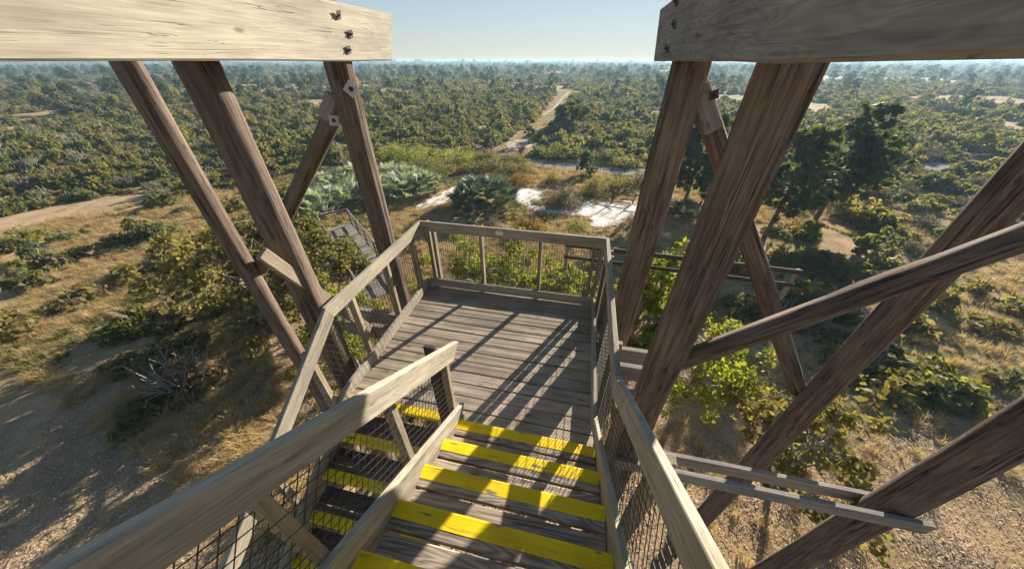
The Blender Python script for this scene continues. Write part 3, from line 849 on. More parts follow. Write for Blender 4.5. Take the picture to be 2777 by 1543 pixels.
# low post-and-wire fence along the road
rf = thing('road_fence', 'thin dark post and rail fence along the near edge of the road', 'fence', (-3, 43.4, GROUND))
prev = None
for i in range(14):
    x = -11 + i * 1.5; y = 44.4 - 0.14 * max(0, x + 9) 
    z = gz(x, y)
    board('post', (x, y, z - 0.1), (x, y, z + 0.75), (0, 1, 0), 0.07, 0.07, M_DARKWOOD, rf)
    if prev: board('rail', (prev[0], prev[1], prev[2] + 0.62), (x, y, z + 0.62), (0, 0, 1), 0.06, 0.04, M_DARKWOOD, rf)
    prev = (x, y, z)

# ------------------------------------------------------------------ vegetation: materials
L_SCRUB = leaf_mat('scrub_leaf', [(0.10, 0.118, 0.048), (0.155, 0.17, 0.055), (0.235, 0.225, 0.07), (0.24, 0.185, 0.095), (0.13, 0.16, 0.09), (0.25, 0.25, 0.06)], 0.58, obj_w=0.8)
L_BRIGHT = leaf_mat('bright_leaf', [(0.16, 0.20, 0.034), (0.235, 0.26, 0.042), (0.32, 0.31, 0.055)], 0.58, obj_w=0.3)
L_OLIVE = leaf_mat('olive_leaf', [(0.14, 0.135, 0.05), (0.20, 0.18, 0.065), (0.25, 0.20, 0.08)], 0.5, obj_w=0.4)
L_BROWN = leaf_mat('dry_leaf', [(0.18, 0.13, 0.07), (0.25, 0.19, 0.10), (0.22, 0.185, 0.105)], 0.4, tboost=(1.1, 1.0, 0.8), obj_w=0.3)
L_RUST = leaf_mat('rusty_leaf', [(0.15, 0.085, 0.025), (0.27, 0.165, 0.045), (0.34, 0.23, 0.055)], 0.5, tboost=(1.2, 1.05, 0.6), obj_w=0.2)
L_YELLOW = leaf_mat('yellow_bloom', [(0.30, 0.27, 0.03), (0.42, 0.36, 0.03)], 0.4, obj_w=0.2)
L_PALMETTO = leaf_mat('palmetto_frond', [(0.085, 0.125, 0.09), (0.17, 0.215, 0.155), (0.42, 0.45, 0.36), (0.19, 0.24, 0.11)], 0.34, rough=0.4, spec=0.25, tboost=(1.1, 1.15, 0.6), obj_w=0.3)
L_PALM = leaf_mat('palm_frond', [(0.07, 0.10, 0.035), (0.10, 0.14, 0.045)], 0.35, rough=0.4, obj_w=0.3)
L_PINE = leaf_mat('pine_needle', [(0.07, 0.096, 0.046), (0.105, 0.132, 0.06), (0.145, 0.165, 0.07)], 0.48, obj_w=0.5)
L_GRASS = leaf_mat('dry_grass_blade', [(0.46, 0.335, 0.155), (0.56, 0.42, 0.21), (0.52, 0.41, 0.225), (0.38, 0.30, 0.13)], 0.5, tboost=(1.1, 1.05, 0.8), obj_w=0.6)
L_GREENGRASS = leaf_mat('green_grass_blade', [(0.12, 0.14, 0.04), (0.20, 0.19, 0.06)], 0.4, obj_w=0.4)

def leaf_cloud(rng, n, clumps, size, aspect=1.6, outward=0.5, shell=(0.55, 1.05), zsquash=0.85, droop=0.0):
    """n diamond leaves spread over clumps [(cx,cy,cz,r)]"""
    C = np.array(clumps, float)
    w = C[:, 3] ** 2; w /= w.sum()
    idx = rng.choice(len(C), n, p=w)
    d = rng.normal(size=(n, 3)); d /= np.linalg.norm(d, axis=1, keepdims=True)
    rr = rng.uniform(shell[0], shell[1], n) * C[idx, 3]
    P = C[idx, :3] + d * rr[:, None] * np.array([1, 1, zsquash])
    nr = d * outward + rng.normal(size=(n, 3)) * 0.6 + np.array([0, 0, 0.35])
    nr /= np.linalg.norm(nr, axis=1, keepdims=True)
    a = rng.normal(size=(n, 3)); a[:, 2] -= droop
    u = np.cross(nr, a); u /= np.linalg.norm(u, axis=1, keepdims=True) + 1e-9
    v = np.cross(nr, u)
    s = size * rng.uniform(0.6, 1.35, n)[:, None]
    V = np.empty((n, 4, 3))
    V[:, 0] = P - u * s * 0.5 * aspect; V[:, 1] = P + v * s * 0.5; V[:, 2] = P + u * s * 0.5 * aspect; V[:, 3] = P - v * s * 0.5
    V[:, 1] += nr * s * 0.12; V[:, 3] += nr * s * 0.12
    return V.reshape(-1, 3), np.arange(4 * n).reshape(n, 4)

def dome_clumps(rng, n, R, H, r0, r1, base=0.25):
    out = []
    for _ in range(n):
        th = rng.uniform(0, 2 * PI); q = math.sqrt(rng.uniform(0, 1)); 
        x, y = R * q * math.cos(th), R * q * math.sin(th)
        top = H * math.sqrt(max(0.05, 1 - (q * 0.95) ** 2))
        z = rng.uniform(base * top, top)
        r = rng.uniform(r0, r1)
        out.append((x * (1 - r / R * 0.5), y * (1 - r / R * 0.5), max(r * 0.6, z - r), r))
    return out

def stems_geo(rng, n, R, H, r=0.04, seg=5):
    g = Geo()
    for _ in range(n):
        th = rng.uniform(0, 2 * PI); q = rng.uniform(0.2, 0.85)
        p = Vector((0.1 * math.cos(th), 0.1 * math.sin(th), -0.1))
        pts = [p]
        for k in range(1, 5):
            t = k / 4
            pts.append(Vector((R * q * t * math.cos(th) + rng.normal() * 0.06 * R, R * q * t * math.sin(th) + rng.normal() * 0.06 * R, H * 0.85 * t ** 0.8)))
        g.add(tube_data(pts, [r, r * .8, r * .6, r * .4, r * .15], seg))
    return g

def combine(name, leaves, geo, leafm, barkm):
    V, Q = leaves
    gv = np.array(geo.V, float).reshape(-1, 3)
    quads = np.array([f for f in geo.F if len(f) == 4], int).reshape(-1, 4)
    VV = np.vstack([V, gv]); QQ = np.vstack([Q, quads + len(V)])
    mi = np.r_[np.zeros(len(Q), int), np.ones(len(quads), int)]
    return np_mesh(name, VV, QQ, [leafm, barkm], mi)

# ------------------------------------------------------------------ shared plant meshes
rng = np.random.default_rng(11)
SHRUB = []                                     # low-detail scrub shrubs, about 1 m radius
for i in range(9):
    H = rng.uniform(0.8, 2.1)
    cl = dome_clumps(rng, 6 + 2 * i, 1.0 if i % 3 else 1.25, H, 0.2, 0.5, 0.1 if i % 2 else 0.35)
    SHRUB.append(combine('oak_shrub', leaf_cloud(rng, 620, cl, 0.17), stems_geo(rng, 3, 0.7, H, 0.035, 4), L_SCRUB, M_TWIG))
SHRUB_OL = []
for i in range(3):
    H = rng.uniform(1.0, 1.4)
    cl = dome_clumps(rng, 9, 1.0, H, 0.25, 0.45)
    SHRUB_OL.append(combine('olive_shrub', leaf_cloud(rng, 560, cl, 0.16), stems_geo(rng, 3, 0.7, H, 0.03, 4), L_OLIVE, M_TWIG))
BARE = []
for i in range(2):
    g = Geo(); 
    for _ in range(46):
        th = rng.uniform(0, 2 * PI); q = rng.uniform(.2, 1); H = rng.uniform(.7, 1.3)
        pts = [Vector((0, 0, 0))] + [Vector((q * t * math.cos(th) + rng.normal() * .09, q * t * math.sin(th) + rng.normal() * .09, H * t)) for t in (.35, .7, 1)]
        g.add(tube_data(pts, [.03, .022, .015, .006], 4))
    BARE.append(combine('bare_shrub', leaf_cloud(rng, 420, dome_clumps(rng, 9, .95, 1.2, .25, .4), 0.10, 2.6), g, L_BROWN, M_TWIG))

def pine_mesh(rng, H, spread, n_limb, tufts, leaf_n, leaf_s, name='crown', lean=0.0, open_=0.35):
    """returns trunk Geo and crown leaves; long-needle pine with clumped tufts on rising limbs"""
    g = Geo()
    tp = [Vector((lean * t * t * H + 0.05 * math.sin(5 * t), 0.04 * math.sin(7 * t), -0.2 + (H + 0.2) * t)) for t in np.linspace(0, 1, 7)]
    r = 0.024 * H
    g.add(tube_data(tp, [r * (1 - 0.82 * t) for t in np.linspace(0, 1, 7)], 8))
    cl = []
    for i in range(n_limb):
        t = rng.uniform(open_, 0.98); th = rng.uniform(0, 2 * PI)
        o = Vector((lean * t * t * H, 0, H * t)); Ls = spread * (1.15 - 0.75 * (t - open_) / (1 - open_)) * rng.uniform(0.6, 1.1)
        e = o + Vector((math.cos(th) * Ls, math.sin(th) * Ls, Ls * rng.uniform(0.05, 0.5)))
        m_ = (o + e) / 2 + Vector((0, 0, -0.06 * Ls))
        g.add(tube_data([o, m_, e], [r * .32, r * .22, r * .08], 4))
        for k in range(tufts):
            s = rng.uniform(0.45, 1.08)
            p = o + (e - o) * s + Vector(rng.normal(size=3) * 0.16 * Ls)
            cl.append((p.x, p.y, p.z, rng.uniform(0.09, 0.20) * spread * 0.55))
    cl.append((lean * H, 0, H, 0.2 * spread))
    return g, leaf_cloud(rng, leaf_n, cl, leaf_s, 4.5, 0.9, (0.15, 1.05), 0.8)

PINE = []
for i in range(4):
    g, lv = pine_mesh(rng, 5.0, 1.5, 20, 4, 900, 0.16, open_=0.4 if i < 2 else 0.55)
    PINE.append(combine('pine_tree', lv, g, L_PINE, M_BARK))

def fan_blades(rng, n, L, w, spread, cup, start=0.0):
    """fan of narrow blades in local xy, stalk end at origin, blades along +x"""
    V, Q = [], []
    for i in range(n):
        a = (i / (n - 1) - 0.5) * spread + rng.normal() * 0.04
        l = L * (1 - 0.25 * abs(i / (n - 1) - 0.5) * 2) * rng.uniform(0.85, 1.1)
        z = cup * abs(math.sin(a)) * l * 0.3
        dx, dy = math.cos(a), math.sin(a)
        nx, ny = -dy, dx
        k = len(V)
        V += [(start, 0, 0), (start + dx * l * .45 + nx * w, dy * l * .45 + ny * w, z * .5 + 0.01), (start + dx * l, dy * l, z - 0.12 * l), (start + dx * l * .45 - nx * w, dy * l * .45 - ny * w, z * .5 + 0.01)]
        Q.append((k, k + 1, k + 2, k + 3))
    return V, Q

L_PALMETTO2 = leaf_mat('dark_palmetto_frond', [(0.045, 0.075, 0.055), (0.075, 0.115, 0.085), (0.15, 0.185, 0.145), (0.10, 0.14, 0.06)], 0.3, rough=0.4, spec=0.25, tboost=(1.1, 1.15, 0.6), obj_w=0.6)
FROND, FROND2 = [], []
for i in range(5):
    V, Q = fan_blades(rng, 9, 0.74, 0.052, math.radians(rng.uniform(150, 210)), rng.uniform(0.6, 1.6), 0.55)
    k = len(V)
    V += [(0, -0.012, 0), (0, 0.012, 0), (0.62, 0.008, 0.0), (0.62, -0.008, 0.0)]; Q.append((k, k + 1, k + 2, k + 3))
    FROND.append(np_mesh('frond', np.array(V), np.array(Q), L_PALMETTO)); FROND2.append(np_mesh('frond', np.array(V), np.array(Q), L_PALMETTO2))

def frond_matrix(rng, R, H, scale, up_bias):
    th = rng.uniform(0, 2 * PI); q = math.sqrt(rng.uniform(0, 1)) * R
    base = Vector((q * math.cos(th), q * math.sin(th), 0))
    h = H * math.sqrt(max(0.06, 1 - (q / R * 0.93) ** 2)) * rng.uniform(0.12, 1.0) ** 0.6
    el = rng.uniform(0.25, 1.35) * up_bias
    el = min(1.45, el + (1 - q / R) * 0.35)
    az = th + rng.normal() * 0.8
    s = scale * rng.uniform(0.8, 1.2)
    stalk = Vector((math.cos(az) * math.cos(el), math.sin(az) * math.cos(el), math.sin(el)))
    hub = base + Vector((0, 0, max(0.05, h - 0.62 * s * math.sin(el))))
    x = stalk
    y = Vector((-math.sin(az + rng.normal() * .3), math.cos(az), 0)).normalized(); y = (y - x * y.dot(x)).normalized()
    z = x.cross(y)
    M = Matrix(((x.x, y.x, z.x, hub.x), (x.y, y.y, z.y, hub.y), (x.z, y.z, z.z, hub.z), (0, 0, 0, 1)))
    return M @ Matrix.Scale(s, 4)

def palmetto(x, y, w, h, label, n=70, group='saw palmetto clumps on the slope', scale=None, fronds=None):
    z = gz(x, y)
    t = thing('palmetto', label, 'palmetto', (x, y, z), group)
    R = w / 2 * 0.9
    g = Geo()
    for k in range(5):
        a = k * 2 * PI / 5 + 0.4
        g.add(tube_data([(0, 0, -.1), (R * .3 * math.cos(a), R * .3 * math.sin(a), 0.12), (R * .65 * math.cos(a), R * .65 * math.sin(a), 0.3)], [.1, .09, .07], 6))
    place(bpy.data.objects.new('stem', g.mesh('stem', M_BARK)), WORLD_M[t.name], t)
    for k in range(n):
        M = WORLD_M[t.name] @ frond_matrix(rng, R, h * 0.82, scale or rng.uniform(0.85, 1.1), 1.0)
        o = bpy.data.objects.new('frond', (fronds or FROND)[int(rng.integers(5))])
        place(o, M, t)
    return t

def bush(name, x, y, w, h, label, cat, leafm, leaf=0.09, n=2200, z=None, group=None, stems=7, clumps=26, barkm=None, fill=(0.5, 1.05), aspect=1.6, bloom=None):
    zz = gz(x, y) if z is None else z
    t = thing(name, label, cat, (x, y, zz), group)
    R = w / 2
    cl = dome_clumps(rng, clumps, R, h, 0.14 * w, 0.24 * w, 0.2)
    V, Q = leaf_cloud(rng, n, cl, leaf, aspect, 0.5, fill)
    place(bpy.data.objects.new('crown', np_mesh('crown', V, Q, leafm)), WORLD_M[t.name], t)
    st = stems_geo(rng, stems, R * 0.9, h, 0.012 * w + 0.012)
    place(bpy.data.objects.new('stem', st.mesh('stem', barkm or M_TWIG)), WORLD_M[t.name], t)
    if bloom:
        top = [(c[0], c[1], c[2] + c[3] * 0.4, c[3] * 0.8) for c in sorted(cl, key=lambda c: -c[2])[:6]]
        V, Q = leaf_cloud(rng, 420, top, 0.08, 1.3)
        place(bpy.data.objects.new('blossom', np_mesh('blossom', V, Q, bloom)), WORLD_M[t.name], t)
    return t

# ------------------------------------------------------------------ named plants near the tower
palmetto(-9.0, 28.8, 6.2, 3.5, 'big round palmetto clump standing alone between the two white sand patches', 270, scale=1.15, fronds=FROND2)
PG = 'palmetto thicket left of the sand'
for i, (x, y, w, h, lab) in enumerate([
    (-17.6, 30.0, 5.0, 2.4, 'silvery green palmetto right of the left pole, at the front of its thicket'),
    (-20.4, 28.8, 4.6, 2.4, 'silvery palmetto half hidden by the left pole'),
    (-22.7, 26.9, 4.2, 2.4, 'dark shaded palmetto just left of the left pole'),
    (-24.2, 24.8, 4.0, 2.3, 'pale palmetto at the left border above the leafy tree'),
    (-16.4, 32.0, 3.4, 2.3, 'palmetto at the right end of the thicket, next to the narrow sand strip'),
    (-22.1, 34.7, 5.7, 2.2, 'palmetto at the back of the thicket under the yellow green bushes'),
    (-27.3, 30.6, 4.8, 2.2, 'palmetto behind the dark one at the left border'),
    (-23.4, 22.9, 3.4, 2.0, 'low grey palmetto nearest the boardwalk end'),
    (-26.7, 34.3, 4.4, 2.1, 'blue green palmetto farthest back on the left'),
    (-19.2, 32.6, 4.2, 2.4, 'palmetto in the middle of the thicket right of the left pole')]):
    palmetto(x, y, w, h, lab, 95, PG, scale=1.1)
palmetto(10.0, 30.1, 3.4, 1.5, 'dark bluish palmetto under the big shaded pine', 60, 'saw palmetto clumps on the slope', fronds=FROND2)

BB = 'low bushes between the sand and the road'
bush('green_bush', -26.3, 43.6, 7.4, 2.5, 'wide yellow green bush behind the palmetto thicket', 'bush', L_BRIGHT, 0.12, 3000, group=BB)
bush('green_bush', -21.4, 41.6, 5.2, 2.2, 'yellow green bush sloping down to the right end of the palmetto thicket', 'bush', L_BRIGHT, 0.11, 2000, group=BB)
bush('green_bush', -16.9, 44.3, 5.6, 2.5, 'bright green bush above the brownish scrub, near the road', 'bush', L_BRIGHT, 0.11, 2400, group=BB)
bush('green_bush', -35.9, 41.6, 6.6, 2.3, 'yellow green bush at the left border below the dark brace', 'bush', L_BRIGHT, 0.12, 2200, group=BB)
bush('olive_bush', -17.1, 38.2, 4.2, 1.7, 'brownish yellow bush right of the palmetto thicket', 'bush', L_OLIVE, 0.11, 1900, group=BB)
bush('olive_bush', -11.0, 41.1, 5.2, 2.2, 'olive bush behind the big round palmetto', 'bush', L_OLIVE, 0.11, 2000, group=BB)
bush('olive_bush', -13.6, 39.7, 4.0, 1.7, 'straw coloured bush above the narrow sand strip', 'bush', L_OLIVE, 0.11, 1800, group=BB)
bush('olive_bush', -7.6, 40.6, 4.2, 1.7, 'yellowish bush behind the dark rusty bush', 'bush', L_OLIVE, 0.11, 1800, group=BB)
bush('olive_bush', -12.6, 44.7, 4.4, 2.1, 'pale olive bush at the near road edge left of the dead grey shrub', 'bush', L_OLIVE, 0.11, 1900, group=BB)
bush('olive_bush', -8.6, 44.2, 3.6, 1.6, 'pale olive bush at the near road edge below the dead grey shrub', 'bush', L_OLIVE, 0.11, 1500, group=BB)
bush('olive_bush', -19.8, 39.0, 3.6, 1.7, 'yellowish bush tucked behind the right half of the palmetto thicket', 'bush', L_OLIVE, 0.11, 1500, group=BB)
for (x, y, w, h, lab) in ((-24.6, 46.4, 4.6, 1.9, 'yellow green bush hiding the road, behind the wide yellow green bush'), (-20.6, 45.9, 4.2, 1.9, 'yellow green bush hiding the road, left of the bright green bush'), (-14.4, 45.7, 3.4, 1.7, 'olive tinged bush hiding the road, right of the bright green bush'), (-10.4, 45.4, 3.0, 1.5, 'low straw green bush hiding the road below the fire lane')):
    bush('green_bush', x, y, w, h, lab, 'bush', L_OLIVE if x > -15 else L_BRIGHT, 0.11, 1700, group=BB)
bush('rusty_bush', -6.6, 36.8, 3.2, 1.9, 'dark rusty brown bush at the top of the broad sand patch', 'bush', L_RUST, 0.10, 2000, group=BB)
bush('dry_bush', -1.3, 30.8, 4.3, 2.5, 'large grey brown dry bush standing on the broad sand patch', 'bush', L_BROWN, 0.075, 3600, group=BB, stems=22, aspect=2.6)
bush('flowering_bush', -3.0, 37.4, 2.6, 1.5, 'olive bush with a bright yellow flowering top', 'bush', L_OLIVE, 0.09, 1500, group=BB, bloom=L_YELLOW)
bush('olive_bush', 1.7, 33.9, 3.3, 2.5, 'dark olive bush with yellow green tips left of the broken fence', 'bush', L_OLIVE, 0.09, 2600, group=BB)
bush('olive_bush', 4.5, 36.2, 3.6, 1.9, 'greyish olive bush behind the broken fence', 'bush', L_OLIVE, 0.10, 2000, group=BB)
bush('olive_bush', 6.7, 38.4, 2.8, 2.2, 'yellowish bush peeping out beside the right pole', 'bush', L_OLIVE, 0.10, 1600, group=BB)
bush('rusty_bush', -3.7, 24.0, 3.0, 2.1, 'golden rusty bush just beyond the far railing', 'bush', L_RUST, 0.07, 2800, group=BB, stems=16, aspect=3.0)
bush('dry_bush', -9.2, 47.0 + 3.0, 3.4, 2.1, 'leafless grey shrub beside the sandy ground at the foot of the fire lane', 'shrub', L_BROWN, 0.07, 700, stems=40, aspect=2.6)
bush('green_bush', 0.4, 25.6, 2.2, 1.0, 'low green tuft right of the golden rusty bush', 'bush', L_BRIGHT, 0.07, 900, group=BB)
bush('dry_bush', -7.0, 24.6, 2.0, 1.0, 'small straw bush in front of the big round palmetto', 'bush', L_BROWN, 0.06, 1000, group=BB, stems=10)
# pair of green-grey shrubs along the far road edge
for (x, y, w, h, lab) in ((-4.0, 49.0, 4.8, 2.1, 'rounded scrub bush at the left end of the row above the road'), (-0.4, 49.6, 4.8, 2.2, 'rounded scrub bush in the middle of the row above the road'), (3.2, 49.6, 4.8, 2.1, 'rounded scrub bush right of centre in the row above the road'), (5.9, 46.9, 4.2, 1.5, 'low blue green bush at the right end of the row above the road')):
    bush('scrub_bush', x, y, w, h, lab, 'bush', L_SCRUB, 0.13, 2000, group='scrub bushes along the far road edge')

def pine_thing(name, x, y, H, spread, label, limbs, tufts, leaf_n, leaf_s, open_=0.35, lean=0.0, group=None, rot=0.0):
    t = thing(name, label, 'tree', (x, y, gz(x, y)), group)
    g, (V, Q) = pine_mesh(rng, H, spread, limbs, tufts, leaf_n, leaf_s, open_=open_, lean=lean)
    place(bpy.data.objects.new('crown', np_mesh('crown', V, Q, L_PINE)), WORLD_M[t.name], t)
    place(bpy.data.objects.new('trunk', g.mesh('trunk', M_BARK, True)), WORLD_M[t.name], t)
    return t
pine_thing('pine_tree', 10.6, 33.2, 8.2, 3.1, 'big dark pine in shade between the two right poles', 70, 7, 13000, 0.13, 0.22)
pine_thing('pine_tree', 0.7, 41.0, 2.6, 1.3, 'small dark conifer standing in front of the road', 34, 4, 3200, 0.10, 0.05)
pine_thing('pine_tree', 15.5, 27.0, 8.0, 2.6, 'shaded pine beyond the right poles, nearer than the big dark one', 56, 7, 9000, 0.12, 0.3)
pine_thing('pine_tree', 21.0, 31.0, 9.0, 2.8, 'tall pine far out on the right side', 56, 7, 9000, 0.13, 0.35)

# leafy trees close to the tower: trunk with limbs, crown of leaves
def leafy_tree(x, y, ztop, w, label, leafm, leaf, n, crown_h, lean=0.0, group='leafy trees crowding the tower foot', sparse=False):
    z0 = gz(x, y); H = ztop - z0
    t = thing('leafy_tree', label, 'tree', (x, y, z0), group)
    R = w / 2; g = Geo(); r = 0.016 * H + 0.02
    tr = [Vector((lean * k / 5, 0.05 * math.sin(k), -0.3 + (H - crown_h * 0.55 + 0.3) * k / 5)) for k in range(6)]
    g.add(tube_data(tr, [r * (1 - 0.11 * k) for k in range(6)], 9))
    cl = []
    zc = H - crown_h
    for i in range(16 if not sparse else 11):
        th = rng.uniform(0, 2 * PI); q = math.sqrt(rng.uniform(0.03, 1))
        top = crown_h * math.sqrt(max(.08, 1 - (q * .92) ** 2))
        e = Vector((lean + R * q * math.cos(th), R * q * math.sin(th), zc + rng.uniform(0.12, 0.92) * top))
        o = tr[int(rng.integers(2, 6))]
        m_ = (o + e) / 2 + Vector(rng.normal(size=3) * 0.12 * R)
        g.add(tube_data([o, m_, e], [r * .4, r * .25, r * .07], 5))
        for _ in range(3):
            e2 = e + Vector(rng.normal(size=3) * 0.25 * R)
            g.add(tube_data([m_, (m_ + e2) / 2 + Vector(rng.normal(size=3) * .05 * R), e2], [r * .18, r * .11, r * .04], 4))
            cl.append((e2.x, e2.y, e2.z - 0.1 * R, rng.uniform(0.14, 0.26) * R * (1.0 if not sparse else 0.8)))
        cl.append((e.x, e.y, e.z - 0.1 * R, rng.uniform(0.18, 0.3) * R))
    V, Q = leaf_cloud(rng, n, cl, leaf, 1.7, 0.3, (0.2, 1.1), 0.8, droop=0.4)
    place(bpy.data.objects.new('crown', np_mesh('crown', V, Q, leafm)), WORLD_M[t.name], t)
    place(bpy.data.objects.new('trunk', g.mesh('trunk', M_TWIG, True)), WORLD_M[t.name], t)
    return t
leafy_tree(-3.75, 9.3, -2.0, 3.9, 'sunlit yellow green tree behind the left half of the far railing mesh', L_BRIGHT, 0.075, 12000, 3.7)
leafy_tree(-2.2, 10.3, -2.3, 3.0, 'yellow green tree behind the middle of the far railing mesh', L_BRIGHT, 0.075, 8000, 3.4)
leafy_tree(-0.1, 9.0, -2.35, 2.7, 'green tree seen through the right end of the far railing', L_BRIGHT, 0.08, 6000, 2.8)
leafy_tree(2.7, 9.4, -2.0, 2.9, 'green leafy tree between the two thick right poles', L_BRIGHT, 0.085, 8500, 3.6)
leafy_tree(4.7, 8.0, -3.0, 3.2, 'light green tree right of the nearest pole, with thin bare twigs', L_BRIGHT, 0.085, 4200, 2.8)
leafy_tree(-10.9, 9.5, -2.4, 4.6, 'olive leafy tree at the left border beside the boardwalk', L_OLIVE, 0.10, 10000, 4.4)
leafy_tree(-8.4, 7.3, -3.7, 3.0, 'bright green leafy tree under the left railing, nearer than the boardwalk', L_BRIGHT, 0.08, 6500, 3.2)
leafy_tree(-16.6, 12.6, -2.8, 4.4, 'olive green leafy tree left of the boardwalk end', L_OLIVE, 0.14, 4200, 3.6)
leafy_tree(-5.2, 6.6, -4.2, 2.2, 'small leafy tree with grey bare twigs below the left railing', L_OLIVE, 0.08, 1400, 2.2, sparse=True)
leafy_tree(-3.9, 3.6, -3.2, 1.5, 'spindly tree growing up behind the mesh left of the steps', L_OLIVE, 0.07, 1100, 2.0, sparse=True)
leafy_tree(-17.0, 10.0, -3.2, 5.5, 'broad leafy tree out on the left beyond the boardwalk', L_SCRUB, 0.15, 5000, 4.0)
leafy_tree(7.5, 6.2, -4.0, 3.4, 'leafy tree out on the right past the cross braces', L_OLIVE, 0.13, 2600, 3.0)
leafy_tree(3.45, 10.3, -1.9, 1.1, 'slender sapling with a bright yellow green tip beside the nearest right pole', L_BRIGHT, 0.12, 420, 2.6)

# ------------------------------------------------------------------ scrub: single shrubs near, one mass behind
def seg_dist(px, py, line):
    best = 1e9
    for (a, b) in zip(line[:-1], line[1:]):
        ax, ay, bx, by = a[0], a[1], b[0], b[1]
        t = max(0, min(1, ((px - ax) * (bx - ax) + (py - ay) * (by - ay)) / ((bx - ax) ** 2 + (by - ay) ** 2)))
        d = math.hypot(px - ax - t * (bx - ax), py - ay - t * (by - ay)) - (a[2] * (1 - t) + b[2] * t) / 2
        best = min(best, d)
    return best
CLR_R = [(4.8, 96, 3), (8, 101, 9), (14, 103, 12), (21, 102.5, 13), (32, 100, 12), (44, 98, 5)]
CLR_L = [(-60.5, 104, 3), (-57.5, 101, 11), (-54.5, 96, 9), (-50.4, 90, 3)]
def open_ground(x, y, r):
    """True where no shrub grows"""
    if y < 130 and seg_dist(x, y, ROAD) < r * 0.7: return True
    if y < 195 and seg_dist(x, y, PATH) < r * 0.75: return True
    if 80 < y < 115 and (seg_dist(x, y, CLR_R) < r * .5 or seg_dist(x, y, CLR_L) < r * .5): return True
    if math.hypot((x + 10.5) / 4.5, (y - 54.5) / 6) < 1: return True
    return False
def heading(x, y):      # degrees right of +y
    return math.degrees(math.atan2(x, y))
rs = np.random.default_rng(5)
cand = []
def ring(r0, r1, spacing, smin, smax, cover, a0=-78, a1=56, kind='scrub'):
    area = math.radians(a1 - a0) * (r1 * r1 - r0 * r0) / 2
    n = int(area / spacing ** 2)
    for _ in range(n):
        r = math.sqrt(rs.uniform(r0 * r0, r1 * r1)); a = math.radians(rs.uniform(a0, a1))
        x, y = r * math.sin(a), r * math.cos(a)
        dens = mnoise.noise(Vector((x * 0.022, y * 0.022, 4.4))) + 0.6 * mnoise.noise(Vector((x * 0.07, y * 0.07, 1.4)))
        if dens < cover: continue
        s = rs.uniform(smin, smax) * (1 + 0.35 * dens)
        if open_ground(x, y, s): continue
        cand.append((r, x, y, s, dens))
ring(49, 80, 1.35, 0.5, 1.5, -0.40)
ring(80, 140, 1.6, 0.55, 1.75, -0.36)
ring(140, 260, 2.4, 0.7, 2.4, -0.22)
ring(260, 520, 4.2, 1.3, 3.2, -0.15)
ring(520, 1200, 10.5, 3.0, 6.0, -0.16)
ring(1200, 3200, 26.0, 6.0, 12.0, -0.12)
# sides of the frame, nearer in
for _ in range(150):
    a = math.radians(rs.choice([rs.uniform(-80, -46), rs.uniform(24, 58)])); r = rs.uniform(16, 49)
    x, y = r * math.sin(a), r * math.cos(a); s = rs.uniform(0.7, 1.5)
    if seg_dist(x, y, ROAD) < s or (-26 < x < 9 and 20 < y < 40): continue
    cand.append((r, x, y, s, 0.0))
cand.sort()
ALLS = SHRUB + SHRUB_OL + BARE
def pick_shrub():
    u = rs.uniform()
    return int(rs.integers(0, 9)) if u < 0.70 else (9 + int(rs.integers(0, 3)) if u < 0.90 else 12 + int(rs.integers(0, 2)))
single, mass = cand[:300], cand[300:]
def where(x, y):
    a = math.degrees(math.atan2(x, y))
    if a < -46: side = 'out beyond the left pole'
    elif a < -30: side = 'seen about the left pole'
    elif x < -11: side = 'left of the fire lane'
    elif a < 8: side = 'right of the fire lane'
    else: side = 'out beyond the right poles'
    r = math.hypot(x, y)
    return side, ('on the near slope' if r < 46 else ('just behind the road' if r < 56 else ('a little past the road' if r < 68 else ('in the middle scrub' if r < 110 else 'far off in the scrub'))))
names = {0: ('oak_shrub', 'dark green rounded scrub oak bush in the dense scrub', 'dark green scrub oak bushes'),
         1: ('olive_shrub', 'yellowish olive scrub bush in the dense scrub', 'olive scrub bushes'),
         2: ('bare_shrub', 'grey brown half bare scrub bush in the dense scrub', 'half bare grey scrub bushes')}
for (r, x, y, s, d) in single:
    i = pick_shrub(); k = 0 if i < 9 else (1 if i < 12 else 2)
    o = bpy.data.objects.new(names[k][0], ALLS[i])
    M = Matrix.Translation((x, y, gz(x, y) - 0.05)) @ Matrix.Rotation(rs.uniform(0, 6.28), 4, 'Z') @ Matrix.Diagonal((s, s * rs.uniform(.85, 1.15), s * rs.uniform(0.75, 1.1), 1))
    place(o, M)
    side, band = where(x, y)
    tag(o, names[k][1].replace(' in the dense scrub', '') + ' ' + band + ' ' + side, 'shrub', names[k][2] + ' ' + band + ' ' + side)

